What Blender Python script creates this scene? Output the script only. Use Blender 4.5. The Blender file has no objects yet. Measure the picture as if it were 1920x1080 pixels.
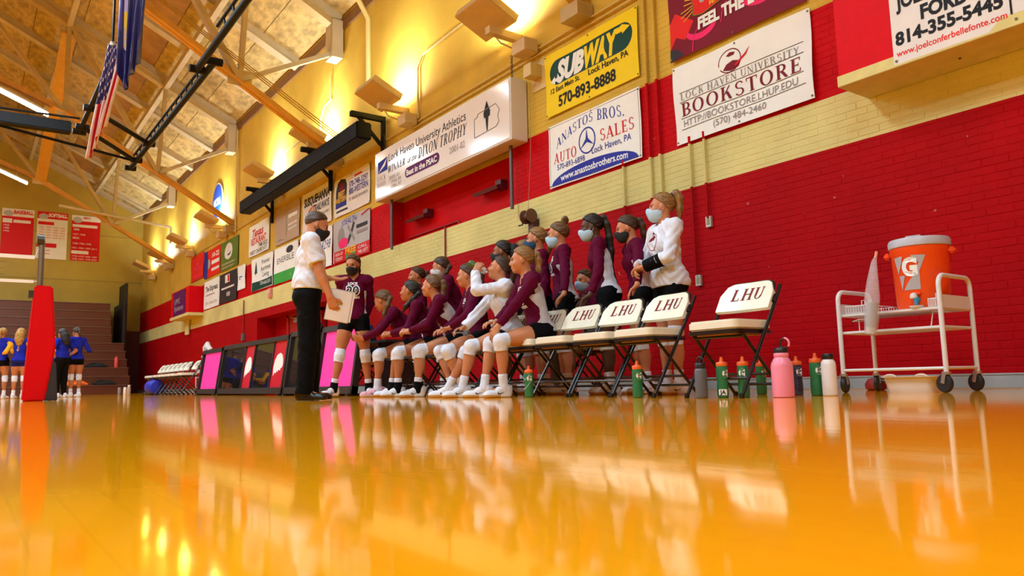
import bpy, bmesh, math, random
import numpy as np
from mathutils import Vector, Matrix
from mathutils.bvhtree import BVHTree

SC = bpy.context.scene
COL = SC.collection
rnd = random.Random(7)

# ------------------------------------------------------------------ camera
CAM_H = 0.146
F_PX, PITCH, ROLL, HEAD = 1421.46, 0.121949, -0.0234892, 0.625502
_F = Vector((-math.cos(HEAD) * math.cos(PITCH), math.sin(HEAD) * math.cos(PITCH), math.sin(PITCH)))
_R = Vector((math.sin(HEAD), math.cos(HEAD), 0))
_U = _R.cross(_F)
_R2 = _R * math.cos(ROLL) + _U * math.sin(ROLL)
_U2 = _U * math.cos(ROLL) - _R * math.sin(ROLL)
cam_d = bpy.data.cameras.new('camera')
cam = bpy.data.objects.new('camera', cam_d)
COL.objects.link(cam)
cam.matrix_world = Matrix(((_R2.x, _U2.x, -_F.x, 0), (_R2.y, _U2.y, -_F.y, 0), (_R2.z, _U2.z, -_F.z, CAM_H), (0, 0, 0, 1)))
cam_d.sensor_width = 36
cam_d.lens = 36 * F_PX / 1920
cam_d.clip_start = 0.02
cam_d.dof.use_dof = True
cam_d.dof.focus_distance = 7.0
cam_d.dof.aperture_fstop = 5.0
SC.camera = cam

# ------------------------------------------------------------------ world, exposure
SC.view_settings.view_transform = 'Standard'
SC.view_settings.look = 'None'
SC.view_settings.gamma = 1
SC.view_settings.use_curve_mapping = False
SC.view_settings.exposure = 1.34
wd = bpy.data.worlds.new('world')
SC.world = wd
wd.use_nodes = True
wd.node_tree.nodes['Background'].inputs[0].default_value = (0.9, 0.85, 0.75, 1)
wd.node_tree.nodes['Background'].inputs[1].default_value = 0.05
LAMP_W = 190      # fluorescent ceiling fixture
UP_W = 44         # wall uplight

# room numbers (metres): the long wall is y = WY, receding towards -x
WY, XF, XB, YO = 6.7, -39.7, 7.0, -15.5
Z1, Z2, Z3, EAVE, SLOPE, RIDGE = 2.28, 2.79, 3.72, 8.53, 0.5, -4.4


# ------------------------------------------------------------------ materials
MATS = {}


def mat(name, col, rough=0.5, metal=0.0, noise=0.0, nscale=8.0, bump=0.0, bscale=40.0, emit=0.0, spec=0.5, coat=0.0, alpha=1.0, stretch=None, trans=0.0, sss=0.0, objrand=0.0):
    if name in MATS:
        return MATS[name]
    m = bpy.data.materials.new(name)
    m.use_nodes = True
    nt = m.node_tree
    b = nt.nodes['Principled BSDF']
    c4 = (col[0], col[1], col[2], 1)
    b.inputs['Base Color'].default_value = c4
    b.inputs['Roughness'].default_value = rough
    b.inputs['Metallic'].default_value = metal
    b.inputs['Specular IOR Level'].default_value = spec
    b.inputs['Coat Weight'].default_value = coat
    b.inputs['Coat Roughness'].default_value = 0.08
    b.inputs['Alpha'].default_value = alpha
    b.inputs['Transmission Weight'].default_value = trans
    if emit:
        b.inputs['Emission Color'].default_value = c4
        b.inputs['Emission Strength'].default_value = emit
    tc = nt.nodes.new('ShaderNodeTexCoord')
    src = tc.outputs['Object']
    if stretch:
        mp = nt.nodes.new('ShaderNodeMapping')
        mp.inputs['Scale'].default_value = stretch
        nt.links.new(src, mp.inputs[0])
        src = mp.outputs[0]
    if noise or objrand:
        mx = nt.nodes.new('ShaderNodeHueSaturation')
        mx.inputs['Color'].default_value = c4
        n = nt.nodes.new('ShaderNodeTexNoise')
        n.inputs['Scale'].default_value = nscale
        n.inputs['Detail'].default_value = 5
        nt.links.new(src, n.inputs['Vector'])
        r = nt.nodes.new('ShaderNodeMapRange')
        r.inputs['From Min'].default_value = 0.25
        r.inputs['From Max'].default_value = 0.75
        r.inputs['To Min'].default_value = 1 - noise
        r.inputs['To Max'].default_value = 1 + noise
        nt.links.new(n.outputs['Fac'], r.inputs['Value'])
        out = r.outputs[0]
        if objrand:
            oi = nt.nodes.new('ShaderNodeObjectInfo')
            r2 = nt.nodes.new('ShaderNodeMapRange')
            r2.inputs['To Min'].default_value = 1 - objrand
            r2.inputs['To Max'].default_value = 1 + objrand
            nt.links.new(oi.outputs['Random'], r2.inputs['Value'])
            mu = nt.nodes.new('ShaderNodeMath')
            mu.operation = 'MULTIPLY'
            nt.links.new(out, mu.inputs[0])
            nt.links.new(r2.outputs[0], mu.inputs[1])
            out = mu.outputs[0]
        nt.links.new(out, mx.inputs['Value'])
        nt.links.new(mx.outputs[0], b.inputs['Base Color'])
    if bump:
        n2 = nt.nodes.new('ShaderNodeTexNoise')
        n2.inputs['Scale'].default_value = bscale
        n2.inputs['Detail'].default_value = 4
        nt.links.new(src, n2.inputs['Vector'])
        bp = nt.nodes.new('ShaderNodeBump')
        bp.inputs['Strength'].default_value = bump
        bp.inputs['Distance'].default_value = 0.02
        nt.links.new(n2.outputs['Fac'], bp.inputs['Height'])
        nt.links.new(bp.outputs[0], b.inputs['Normal'])
    if sss:
        b.inputs['Subsurface Weight'].default_value = sss
        b.inputs['Subsurface Radius'].default_value = (0.02, 0.008, 0.004)
    MATS[name] = m
    return m


RED, CREAM, YEL = (0.40, 0.001, 0.004), (0.69, 0.62, 0.25), (0.64, 0.42, 0.06)


def wall_paint(name):
    """painted masonry: paint bands by height above the floor, a few scuffs, roller texture"""
    m = bpy.data.materials.new(name)
    m.use_nodes = True
    nt = m.node_tree
    b = nt.nodes['Principled BSDF']
    g = nt.nodes.new('ShaderNodeNewGeometry')
    s = nt.nodes.new('ShaderNodeSeparateXYZ')
    nt.links.new(g.outputs['Position'], s.inputs[0])
    mr = nt.nodes.new('ShaderNodeMapRange')
    mr.inputs['From Max'].default_value = 10.0
    nt.links.new(s.outputs['Z'], mr.inputs['Value'])
    cr = nt.nodes.new('ShaderNodeValToRGB')
    cr.color_ramp.interpolation = 'CONSTANT'
    e = cr.color_ramp.elements
    e[0].position, e[0].color = 0.0, RED + (1,)
    e[1].position, e[1].color = Z1 / 10, CREAM + (1,)
    for z, c in ((Z2, (0.52, 0.001, 0.004)), (Z3, YEL)):
        k = e.new(z / 10)
        k.color = c + (1,)
    nt.links.new(mr.outputs[0], cr.inputs[0])
    n = nt.nodes.new('ShaderNodeTexNoise')
    n.inputs['Scale'].default_value = 1.3
    n.inputs['Detail'].default_value = 6
    nt.links.new(g.outputs['Position'], n.inputs['Vector'])
    r = nt.nodes.new('ShaderNodeMapRange')
    r.inputs['From Min'].default_value = 0.3
    r.inputs['From Max'].default_value = 0.7
    r.inputs['To Min'].default_value = 0.88
    r.inputs['To Max'].default_value = 1.1
    nt.links.new(n.outputs['Fac'], r.inputs['Value'])
    h = nt.nodes.new('ShaderNodeHueSaturation')
    nt.links.new(cr.outputs[0], h.inputs['Color'])
    nt.links.new(r.outputs[0], h.inputs['Value'])
    # pale scuffs
    v = nt.nodes.new('ShaderNodeTexNoise')
    v.inputs['Scale'].default_value = 9
    v.inputs['Detail'].default_value = 2
    nt.links.new(g.outputs['Position'], v.inputs['Vector'])
    t = nt.nodes.new('ShaderNodeMapRange')
    t.inputs['From Min'].default_value = 0.755
    t.inputs['From Max'].default_value = 0.79
    t.inputs['To Max'].default_value = 0.35
    nt.links.new(v.outputs['Fac'], t.inputs['Value'])
    mx = nt.nodes.new('ShaderNodeMix')
    mx.data_type = 'RGBA'
    nt.links.new(t.outputs[0], mx.inputs['Factor'])
    nt.links.new(h.outputs[0], mx.inputs['A'])
    mx.inputs['B'].default_value = (0.75, 0.5, 0.45, 1)
    nt.links.new(mx.outputs['Result'], b.inputs['Base Color'])
    b.inputs['Roughness'].default_value = 0.6
    b.inputs['Specular IOR Level'].default_value = 0.08
    n2 = nt.nodes.new('ShaderNodeTexNoise')
    n2.inputs['Scale'].default_value = 30
    nt.links.new(g.outputs['Position'], n2.inputs['Vector'])
    bp = nt.nodes.new('ShaderNodeBump')
    bp.inputs['Strength'].default_value = 0.25
    bp.inputs['Distance'].default_value = 0.01
    nt.links.new(n2.outputs['Fac'], bp.inputs['Height'])
    nt.links.new(bp.outputs[0], b.inputs['Normal'])
    MATS[name] = m
    return m


def floor_mat():
    m = bpy.data.materials.new('varnished_maple')
    m.use_nodes = True
    nt = m.node_tree
    b = nt.nodes['Principled BSDF']
    g = nt.nodes.new('ShaderNodeNewGeometry')
    mp = nt.nodes.new('ShaderNodeMapping')
    mp.inputs['Scale'].default_value = (1, 1, 1)
    nt.links.new(g.outputs['Position'], mp.inputs[0])
    br = nt.nodes.new('ShaderNodeTexBrick')
    br.inputs['Scale'].default_value = 1.0
    br.inputs['Brick Width'].default_value = 0.9
    br.inputs['Row Height'].default_value = 0.057
    br.inputs['Mortar Size'].default_value = 0.0009
    br.inputs['Color1'].default_value = (0.97, 0.36, 0.002, 1)
    br.inputs['Color2'].default_value = (0.98, 0.375, 0.003, 1)
    br.inputs['Mortar'].default_value = (0.86, 0.32, 0.002, 1)
    nt.links.new(mp.outputs[0], br.inputs['Vector'])
    nt.links.new(br.outputs['Color'], b.inputs['Base Color'])
    b.inputs['Roughness'].default_value = 0.066
    b.inputs['Specular IOR Level'].default_value = 0.5
    b.inputs['IOR'].default_value = 1.5
    b.inputs['Specular Tint'].default_value = (1.0, 0.72, 0.3, 1)
    b.inputs['Metallic'].default_value = 0.10          # amber varnish tints what it mirrors
    # boards cup slightly: low waves along the boards
    m2 = nt.nodes.new('ShaderNodeMapping')
    m2.inputs['Scale'].default_value = (0.8, 6.0, 1)
    nt.links.new(g.outputs['Position'], m2.inputs[0])
    n = nt.nodes.new('ShaderNodeTexNoise')
    n.inputs['Scale'].default_value = 2.2
    n.inputs['Detail'].default_value = 2
    nt.links.new(m2.outputs[0], n.inputs['Vector'])
    bp = nt.nodes.new('ShaderNodeBump')
    bp.inputs['Strength'].default_value = 0.06
    bp.inputs['Distance'].default_value = 0.004
    nt.links.new(n.outputs['Fac'], bp.inputs['Height'])
    nt.links.new(bp.outputs[0], b.inputs['Normal'])
    MATS['floor'] = m
    return m


# ------------------------------------------------------------------ mesh helpers
class MB:
    def __init__(s):
        s.v, s.f, s.m = [], [], []

    def add(s, vs, fs, mi=0):
        o = len(s.v)
        s.v += [tuple(p) for p in vs]
        s.f += [tuple(i + o for i in q) for q in fs]
        s.m += [mi] * len(fs)
        return s

    def box(s, c, size, R=None, mi=0):
        x, y, z = size[0] / 2, size[1] / 2, size[2] / 2
        vs = [Vector(p) for p in ((-x, -y, -z), (x, -y, -z), (x, y, -z), (-x, y, -z), (-x, -y, z), (x, -y, z), (x, y, z), (-x, y, z))]
        if R is not None:
            vs = [R @ p for p in vs]
        c = Vector(c)
        return s.add([p + c for p in vs], [(0, 3, 2, 1), (4, 5, 6, 7), (0, 1, 5, 4), (1, 2, 6, 5), (2, 3, 7, 6), (3, 0, 4, 7)], mi)

    def ext(s, x0, x1, y0, y1, z0, z1, mi=0):
        return s.box(((x0 + x1) / 2, (y0 + y1) / 2, (z0 + z1) / 2), (abs(x1 - x0), abs(y1 - y0), abs(z1 - z0)), None, mi)

    def bar(s, a, b, w, h, mi=0):
        a, b = Vector(a), Vector(b)
        d = b - a
        return s.box((a + b) / 2, (d.length, w, h), d.to_track_quat('X', 'Z').to_matrix(), mi)

    def tube(s, pts, r, n=8, mi=0, caps=True):
        pts = [Vector(p) for p in pts]
        rs = r if isinstance(r, (list, tuple)) else [r] * len(pts)
        up = Vector((0, 0, 1))
        rings = []
        prev = None
        for i, p in enumerate(pts):
            d = (pts[min(i + 1, len(pts) - 1)] - pts[max(i - 1, 0)]).normalized()
            if prev is None:
                a = d.cross(up)
                if a.length < 1e-3:
                    a = d.cross(Vector((1, 0, 0)))
                a.normalize()
            else:
                a = prev - d * prev.dot(d)
                a.normalize()
            prev = a
            b = d.cross(a)
            rings.append([p + (a * math.cos(t) + b * math.sin(t)) * rs[i] for t in (2 * math.pi * k / n for k in range(n))])
        vs = [q for rg in rings for q in rg]
        fs = [(i * n + k, i * n + (k + 1) % n, (i + 1) * n + (k + 1) % n, (i + 1) * n + k) for i in range(len(pts) - 1) for k in range(n)]
        if caps:
            fs.append(tuple(range(n))[::-1])
            fs.append(tuple((len(pts) - 1) * n + k for k in range(n)))
        return s.add(vs, fs, mi)

    def lathe(s, prof, n=24, c=(0, 0, 0), mi=0, R=None):
        c = Vector(c)
        vs, fs = [], []
        for r, z in prof:
            for k in range(n):
                t = 2 * math.pi * k / n
                p = Vector((r * math.cos(t), r * math.sin(t), z))
                if R is not None:
                    p = R @ p
                vs.append(p + c)
        m = len(prof)
        for i in range(m - 1):
            for k in range(n):
                fs.append((i * n + k, i * n + (k + 1) % n, (i + 1) * n + (k + 1) % n, (i + 1) * n + k))
        fs.append(tuple(range(n))[::-1])
        fs.append(tuple((m - 1) * n + k for k in range(n)))
        return s.add(vs, fs, mi)

    def prism(s, poly, fn, d0, d1, mi=0):
        """poly: 2D outline; fn(u, v, d) -> 3D"""
        n = len(poly)
        vs = [fn(u, v, d0) for u, v in poly] + [fn(u, v, d1) for u, v in poly]
        fs = [tuple(range(n)), tuple(range(2 * n - 1, n - 1, -1))]
        fs += [(i, i + n, (i + 1) % n + n, (i + 1) % n) for i in range(n)]
        return s.add(vs, fs, mi)

    def build(s, name, mats, parent=None, smooth=False, bevel=0.0, kind=None):
        me = bpy.data.meshes.new(name)
        me.from_pydata(s.v, [], s.f)
        if not isinstance(mats, (list, tuple)):
            mats = [mats]
        for m in mats:
            me.materials.append(m)
        if len(mats) > 1:
            me.polygons.foreach_set('material_index', s.m)
        bm = bmesh.new()
        bm.from_mesh(me)
        if bevel:
            es = [e for e in bm.edges if len(e.link_faces) == 2 and e.calc_face_angle(0) > 0.6]
            bmesh.ops.bevel(bm, geom=es, offset=bevel, segments=2, affect='EDGES', clamp_overlap=True)
        bmesh.ops.recalc_face_normals(bm, faces=bm.faces)
        bm.to_mesh(me)
        bm.free()
        if smooth:
            me.polygons.foreach_set('use_smooth', [True] * len(me.polygons))
            try:
                me.set_sharp_from_angle(angle=math.radians(40))
            except Exception:
                pass
        me.update()
        o = bpy.data.objects.new(name, me)
        COL.objects.link(o)
        if parent is not None:
            o.parent = parent
        if kind:
            o['kind'] = kind
        return o


def tag(o, label, cat, group=None):
    o['label'] = label
    o['category'] = cat
    if group:
        o['group'] = group
    return o


def thing(name, label, cat, loc=(0, 0, 0), rz=0.0, group=None):
    o = bpy.data.objects.new(name, None)
    o.empty_display_size = 0.1
    COL.objects.link(o)
    o.location = loc
    o.rotation_euler = (0, 0, rz)
    return tag(o, label, cat, group)


def copy_tree(o, parent=None):
    c = o.copy()
    COL.objects.link(c)
    if parent is not None:
        c.parent = parent
    for ch in list(o.children):
        copy_tree(ch, c)
    return c


def arc(cx, cy, rx, ry, a0, a1, n):
    return [(cx + rx * math.cos(math.radians(a0 + (a1 - a0) * i / n)), cy + ry * math.sin(math.radians(a0 + (a1 - a0) * i / n))) for i in range(n + 1)]


def rrect(w, h, r, n=4, cx=0, cy=0):
    p = []
    for sx, sy, a in ((1, 1, 0), (-1, 1, 90), (-1, -1, 180), (1, -1, 270)):
        p += arc(cx + sx * (w / 2 - r), cy + sy * (h / 2 - r), r, r, a, a + 90, n)
    return p


# ------------------------------------------------------------------ lettering
_TXT = {}


def text2d(s, bold=0.0, shear=0.0):
    """flat lettering as (verts, faces): left edge at 0, baseline at 0, capitals 1 high"""
    key = (s, bold, shear)
    if key in _TXT:
        return _TXT[key]
    cu = bpy.data.curves.new('lettering', 'FONT')
    cu.body = s
    cu.size = 1
    cu.offset = bold
    cu.shear = shear
    cu.resolution_u = 3
    o = bpy.data.objects.new('lettering', cu)
    me = bpy.data.meshes.new_from_object(o)
    vs = [(v.co.x, v.co.y) for v in me.vertices]
    fs = [tuple(p.vertices) for p in me.polygons]
    bpy.data.objects.remove(o)
    bpy.data.curves.remove(cu)
    bpy.data.meshes.remove(me)
    if not vs:
        return [], []
    x0 = min(v[0] for v in vs)
    k = 1 / 0.69
    vs = [((x - x0) * k, y * k) for x, y in vs]
    _TXT[key] = (vs, fs)
    return vs, fs


# slab-and-hairline capitals drawn stroke by stroke
def serif2d(s, slant=0.0, gap=0.14):
    V, Fc = [], []
    T, t = 0.17, 0.055

    def poly(pts, ox):
        o = len(V)
        V.extend((x + ox + y * slant, y) for x, y in pts)
        Fc.append(tuple(range(o, o + len(pts))))

    def rect(x0, y0, x1, y1, ox):
        poly([(x0, y0), (x1, y0), (x1, y1), (x0, y1)], ox)

    def ring(cx, cy, rx, ry, a0, a1, ox, th=T):
        n = max(6, int(abs(a1 - a0) / 15))
        po, pi = arc(cx, cy, rx, ry, a0, a1, n), arc(cx, cy, rx - th, ry - t, a0, a1, n)
        for i in range(n):
            poly([po[i], po[i + 1], pi[i + 1], pi[i]], ox)

    def stem(x, ox, w=T, y0=0, y1=1, top=True, bot=True):
        rect(x, y0, x + w, y1, ox)
        if bot:
            rect(x - .09, y0, x + w + .09, y0 + .05, ox)
        if top:
            rect(x - .09, y1 - .05, x + w + .09, y1, ox)

    def diag(x0, y0, x1, y1, w, ox):
        poly([(x0, y0), (x0 + w, y0), (x1 + w, y1), (x1, y1)], ox)
    ox = 0
    for ch in s:
        w = 0.7
        if ch == 'L':
            stem(.1, ox); rect(.1, 0, .66, t, ox); rect(.61, 0, .66, .25, ox)
        elif ch == 'H':
            stem(.1, ox); stem(.66, ox); rect(.2, .48, .7, .54, ox); w = .93
        elif ch == 'U':
            stem(.1, ox, y0=.3, bot=False); stem(.68, ox, w=.07, y0=.3, bot=False)
            ring(.425, .33, .325, .34, 180, 360, ox, th=.12); w = .88
        elif ch in 'BPRD':
            stem(.1, ox)
            if ch == 'D':
                ring(.3, .5, .5, .5, -90, 90, ox); w = .85
            else:
                ring(.34, .735, .33, .265, -90, 90, ox, th=.15); rect(.2, 1 - t, .36, 1, ox); rect(.2, .47, .36, .47 + t, ox); w = .72
                if ch == 'B':
                    ring(.34, .26, .38, .26, -90, 90, ox, th=.16); rect(.2, 0, .36, t, ox)
                if ch == 'R':
                    diag(.62, 0, .32, .48, .19, ox); w = .82
        elif ch in 'OQC0G':
            a = (0, 360) if ch in 'OQ0' else (40, 320)
            ring(.48, .5, .44, .52, a[0], a[1], ox); w = .96
            if ch == 'G':
                stem(.70, ox, y1=.42, bot=False)
        elif ch == 'S':
            ring(.34, .745, .28, .27, 20, 270, ox, th=.12); ring(.34, .255, .3, .27, -160, 90, ox, th=.12); w = .68
        elif ch == 'T':
            stem(.28, ox, top=False); rect(0, 1 - t, .74, 1, ox); rect(0, .78, .05, 1, ox); rect(.69, .78, .74, 1, ox); w = .74
        elif ch == 'E':
            stem(.1, ox); rect(.1, 0, .66, t, ox); rect(.1, 1 - t, .62, 1, ox); rect(.2, .48, .52, .54, ox)
            rect(.61, 0, .66, .25, ox); rect(.57, .78, .62, 1, ox); rect(.48, .4, .52, .62, ox)
        elif ch == 'A':
            diag(.03, 0, .38, 1, .07, ox); diag(.62, 0, .33, 1, .18, ox); rect(.18, .3, .68, .36, ox)
            rect(-.05, 0, .2, .05, ox); rect(.54, 0, .88, .05, ox); w = .85
        elif ch == 'N':
            stem(.1, ox, w=.07); stem(.72, ox, w=.07, bot=False); diag(.64, 0, .06, 1, .18, ox); w = .92
        elif ch == 'I':
            stem(.1, ox); w = .37
        elif ch == 'K':
            stem(.1, ox); diag(.25, .42, .62, 1, .08, ox); diag(.62, 0, .36, .6, .19, ox); w = .86
        elif ch == 'X':
            diag(.56, 0, .06, 1, .19, ox); diag(.04, 0, .62, 1, .07, ox); w = .78
        elif ch == 'Y':
            stem(.3, ox, y1=.5, top=False); diag(.3, .48, .02, 1, .18, ox); diag(.4, .48, .66, 1, .07, ox); w = .76
        elif ch in 'VW':
            diag(.3, 0, .02, 1, .18, ox); diag(.36, 0, .62, 1, .07, ox); w = .72
            if ch == 'W':
                diag(.76, 0, .5, 1, .18, ox); diag(.82, 0, 1.06, 1, .07, ox); w = 1.15
        elif ch == '.':
            rect(.05, 0, .2, .15, ox); w = .25
        elif ch == ' ':
            w = .3
        ox += w + gap
    return V, Fc


def fit2d(vf, h, w=None):
    vs, fs = vf
    if not vs:
        return [], []
    x0, x1 = min(v[0] for v in vs), max(v[0] for v in vs)
    kx = h if w is None else w / max(x1 - x0, 1e-6)
    return [((x - x0) * kx, y * h) for x, y in vs], fs


def star(cx, cy, r):
    return [(cx + (r if i % 2 == 0 else r * .4) * math.cos(math.pi / 2 + i * math.pi / 5), cy + (r if i % 2 == 0 else r * .4) * math.sin(math.pi / 2 + i * math.pi / 5)) for i in range(10)]


BIRD = [(-.42, -.46), (-.5, -.1), (-.44, .2), (-.24, .42), (.05, .5), (.3, .42), (.45, .22), (.5, .0), (.44, -.12), (.3, -.14), (.28, -.24), (.12, -.2), (.0, -.3), (-.08, -.24), (-.18, -.36), (-.28, -.3)]


def paint(name, c, rough=0.45):
    return mat(name, c, rough)


INK = {'black': (0.012, 0.011, 0.012), 'white': (0.84, 0.87, 0.83), 'maroon': (0.19, 0.003, 0.015), 'red': (0.62, 0.01, 0.012), 'blue': (0.02, 0.028, 0.33), 'grey': (0.28, 0.25, 0.24), 'green': (0.008, 0.055, 0.04), 'yellow': (0.86, 0.64, 0.0), 'pink': (0.85, 0.02, 0.15), 'gold': (0.75, 0.42, 0.02), 'leaf': (0.05, 0.36, 0.06), 'olive': (0.11, 0.2, 0.02), 'orange': (0.9, 0.16, 0.01), 'paper': (0.78, 0.75, 0.72), 'tan': (0.50, 0.38, 0.28), 'char': (0.035, 0.03, 0.035), 'purple': (0.11, 0.006, 0.10), 'scarlet': (0.75, 0.018, 0.012), 'silver': (0.45, 0.42, 0.42)}


def ink(c):
    return mat('print_' + c, INK[c], 0.5, noise=0.05, nscale=3, spec=.15)


def banner(name, label, cat, x0, x1, z0, z1, ground, items, y=WY - 0.02, wavy=0.008, seed=0, group=None, thick=0.004, axis='y', grommets=True):
    """a hung panel on the long wall (axis y, faces -y) or the far wall (axis x, faces +x).
    items are drawn in unit coordinates of the panel: u 0..1 left to right, v 0..1 bottom to top"""
    W, H = x1 - x0, z1 - z0
    ph = seed * 1.7

    def place(u, v, d):
        s = wavy * (math.sin(u * 9 + ph) * math.cos(v * 5 + ph) + .6 * math.sin(u * 4 - v * 6 + ph))
        if axis == 'y':
            return (u * W, -d - s - wavy * 1.6, v * H)
        return (d + s + wavy * 1.6, u * W, v * H)
    loc = (x0, y, z0) if axis == 'y' else (y, x0, z0)
    root = thing(name, label, cat, loc, 0, group)
    nu, nv = 14, 8
    m = MB()
    for d, flip in ((thick, False), (0, True)):
        o = len(m.v)
        vs = [place(i / nu, j / nv, d) for j in range(nv + 1) for i in range(nu + 1)]
        fs = []
        for j in range(nv):
            for i in range(nu):
                q = (j * (nu + 1) + i, j * (nu + 1) + i + 1, (j + 1) * (nu + 1) + i + 1, (j + 1) * (nu + 1) + i)
                fs.append(q[::-1] if flip else q)
        m.add(vs, fs)
    m.build('panel', ink(ground), root, smooth=True)
    lay = thick + 0.0016
    for k, it in enumerate(items):
        t = it[0]
        b = MB()
        d = lay + 0.0005 * k
        if t in ('text', 'serif'):
            _, s, u, v, h, w, c = it[:7]
            opt = it[7] if len(it) > 7 else {}
            vf = text2d(s, opt.get('bold', 0.0), opt.get('shear', 0.0)) if t == 'text' else serif2d(s, opt.get('shear', 0.0))
            vs, fs = fit2d(vf, h * H, None if w is None else w * W)
            if opt.get('bow'):
                ww = max(p[0] for p in vs)
                vs = [(x, z + opt['bow'] * H * (1 - (2 * x / ww - 1) ** 2)) for x, z in vs]
            if opt.get('rise'):
                ww = max(p[0] for p in vs)
                vs = [(x, z + opt['rise'] * H * x / ww) for x, z in vs]
            b.add([place(u + x / W, v + z / H, d) for x, z in vs], fs)
            b.build('lettering', ink(c), root)
        elif t == 'rect':
            _, u0, v0, u1, v1, c = it
            n = 18
            vs = [place(u0 + (u1 - u0) * i / n, vv, d) for vv in (v0, v1) for i in range(n + 1)]
            b.add(vs, [(i, i + 1, n + 2 + i, n + 1 + i) for i in range(n)])
            b.build('printed_block', ink(c), root)
        elif t == 'poly':
            _, pts, c = it[:3]
            bm = bmesh.new()
            f_ = bm.faces.new([bm.verts.new((u, v, 0)) for u, v in pts])
            bmesh.ops.triangulate(bm, faces=[f_])
            for _ in range(6):
                es = [e for e in bm.edges if math.hypot((e.verts[0].co.x - e.verts[1].co.x) * W, (e.verts[0].co.y - e.verts[1].co.y) * H) > .09]
                if not es:
                    break
                bmesh.ops.subdivide_edges(bm, edges=es, cuts=1)
                bmesh.ops.triangulate(bm, faces=bm.faces[:])
            bm.verts.index_update()
            b.add([place(q.co.x, q.co.y, d) for q in bm.verts], [tuple(x.index for x in g_.verts) for g_ in bm.faces])
            bm.free()
            b.build(it[3] if len(it) > 3 else 'printed_shape', ink(c), root)
        elif t == 'line':
            _, pts, wd_, c = it
            fine = [pts[0]]
            for a, e in zip(pts, pts[1:]):
                nseg = max(1, int(math.hypot((e[0] - a[0]) * W, (e[1] - a[1]) * H) / .09))
                fine += [(a[0] + (e[0] - a[0]) * i / nseg, a[1] + (e[1] - a[1]) * i / nseg) for i in range(1, nseg + 1)]
            pts = fine
            for (a, e) in zip(pts, pts[1:]):
                du, dv = (e[0] - a[0]) * W, (e[1] - a[1]) * H
                L = math.hypot(du, dv) or 1
                nx, nz = -dv / L * wd_ / 2 / W, du / L * wd_ / 2 / H
                b.add([place(a[0] + nx, a[1] + nz, d), place(a[0] - nx, a[1] - nz, d), place(e[0] - nx, e[1] - nz, d), place(e[0] + nx, e[1] + nz, d)], [(0, 1, 2, 3)])
            b.build('printed_line', ink(c), root)
    if grommets:
        g = MB()
        for u in (0.012, 0.5, 0.988):
            for v in (0.03, 0.97):
                p = Vector(place(u, v, lay))
                q = Vector((0, -.006, 0)) if axis == 'y' else Vector((.006, 0, 0))
                g.tube([p, p + q], 0.011, 8)
        g.build('grommet', mat('brass_dull', (0.12, 0.09, 0.05), 0.4, 0.8), root, kind='stuff')
    return root


# ================================================================== lamps the hall has
TRUSS_X = (1.0, -7.4, -15.8, -24.2, -32.8)


def rz_(y):                     # underside of the roof deck at y
    return EAVE + SLOPE * (WY - y) if y > RIDGE else EAVE + SLOPE * (WY - RIDGE) - SLOPE * (RIDGE - y)


def area(name, loc, direction, sx, sy, power, col=(0.60, 0.83, 1.0)):
    l = bpy.data.lights.new(name, 'AREA')
    l.shape = 'RECTANGLE'
    l.size, l.size_y = sx, sy
    l.energy = power
    l.color = col
    o = bpy.data.objects.new(name, l)
    COL.objects.link(o)
    o.location = loc
    o.rotation_euler = Vector(direction).to_track_quat('-Z', 'Y').to_euler()
    return o


def fluorescent(X, yc, slope, label):
    """open batten with two tubes under a truss chord"""
    z = 7.86 + (1.5 - yc) * 0.42 if slope else 9.4
    a = Vector((X, yc + 1.15, z - 1.15 * (0.42 if slope else 0)))
    b = Vector((X, yc - 1.15, z + 1.15 * (0.42 if slope else 0)))
    root = thing('fluorescent_light', label, 'ceiling light', ((a + b) / 2)[:], 0, 'fluorescent battens under the trusses')
    o = (a + b) / 2
    m = MB()
    up = Vector((0, 0, .07))
    m.bar(a - o + up, b - o + up, .34, .05)
    m.build('batten', mat('lamp_housing', (0.6, 0.55, 0.45), 0.5), root)
    for s in (-.08, .08):
        t = MB()
        t.tube([a - o + Vector((s, 0, .015)), b - o + Vector((s, 0, .015))], .022, 10)
        t.build('tube', mat('fluorescent_glow', (1, 0.95, 0.86), 0.4, emit=14), root)
    for k in (.15, .85):
        h = MB()
        p = a.lerp(b, k) - o
        h.bar(p + up, p + Vector((0, 0, .5)), .02, .02)
        h.build('hanger', mat('steel_cream', (0.62, 0.44, 0.18), 0.5), root)
    d = (b - a).normalized()
    l = area('lamp', (o - Vector((0, 0, .05)))[:], (0, 0, -1), .32, 2.2, LAMP_W * (0.45 if X < -30 else 1.0))
    l.rotation_euler = (math.asin(-d.z) if slope else 0, 0, 0)
    l.parent = root
    l.location = (0, 0, -.05)
    return root


for i, X in enumerate(TRUSS_X):
    where = ('nearest the camera', 'second from the camera', 'third from the camera', 'over the player in the dark flag bay', 'in front of the far end wall')[i]
    if i == 3:
        where = 'above the black basketball arm'
    for yc, sl, side in ((0.4, True, 'bench side'), (RIDGE, False, 'ridge'), (-9.2, False, 'opposite side')):
        fluorescent(X, yc, sl, 'long white fluorescent light on the %s, %s' % (side, where))

# ================================================================== floor, walls
m = MB()
m.ext(XF - .3, XB, YO, WY + .7, -.12, 0)
m.build('floor', floor_mat())['kind'] = 'structure'

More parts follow.
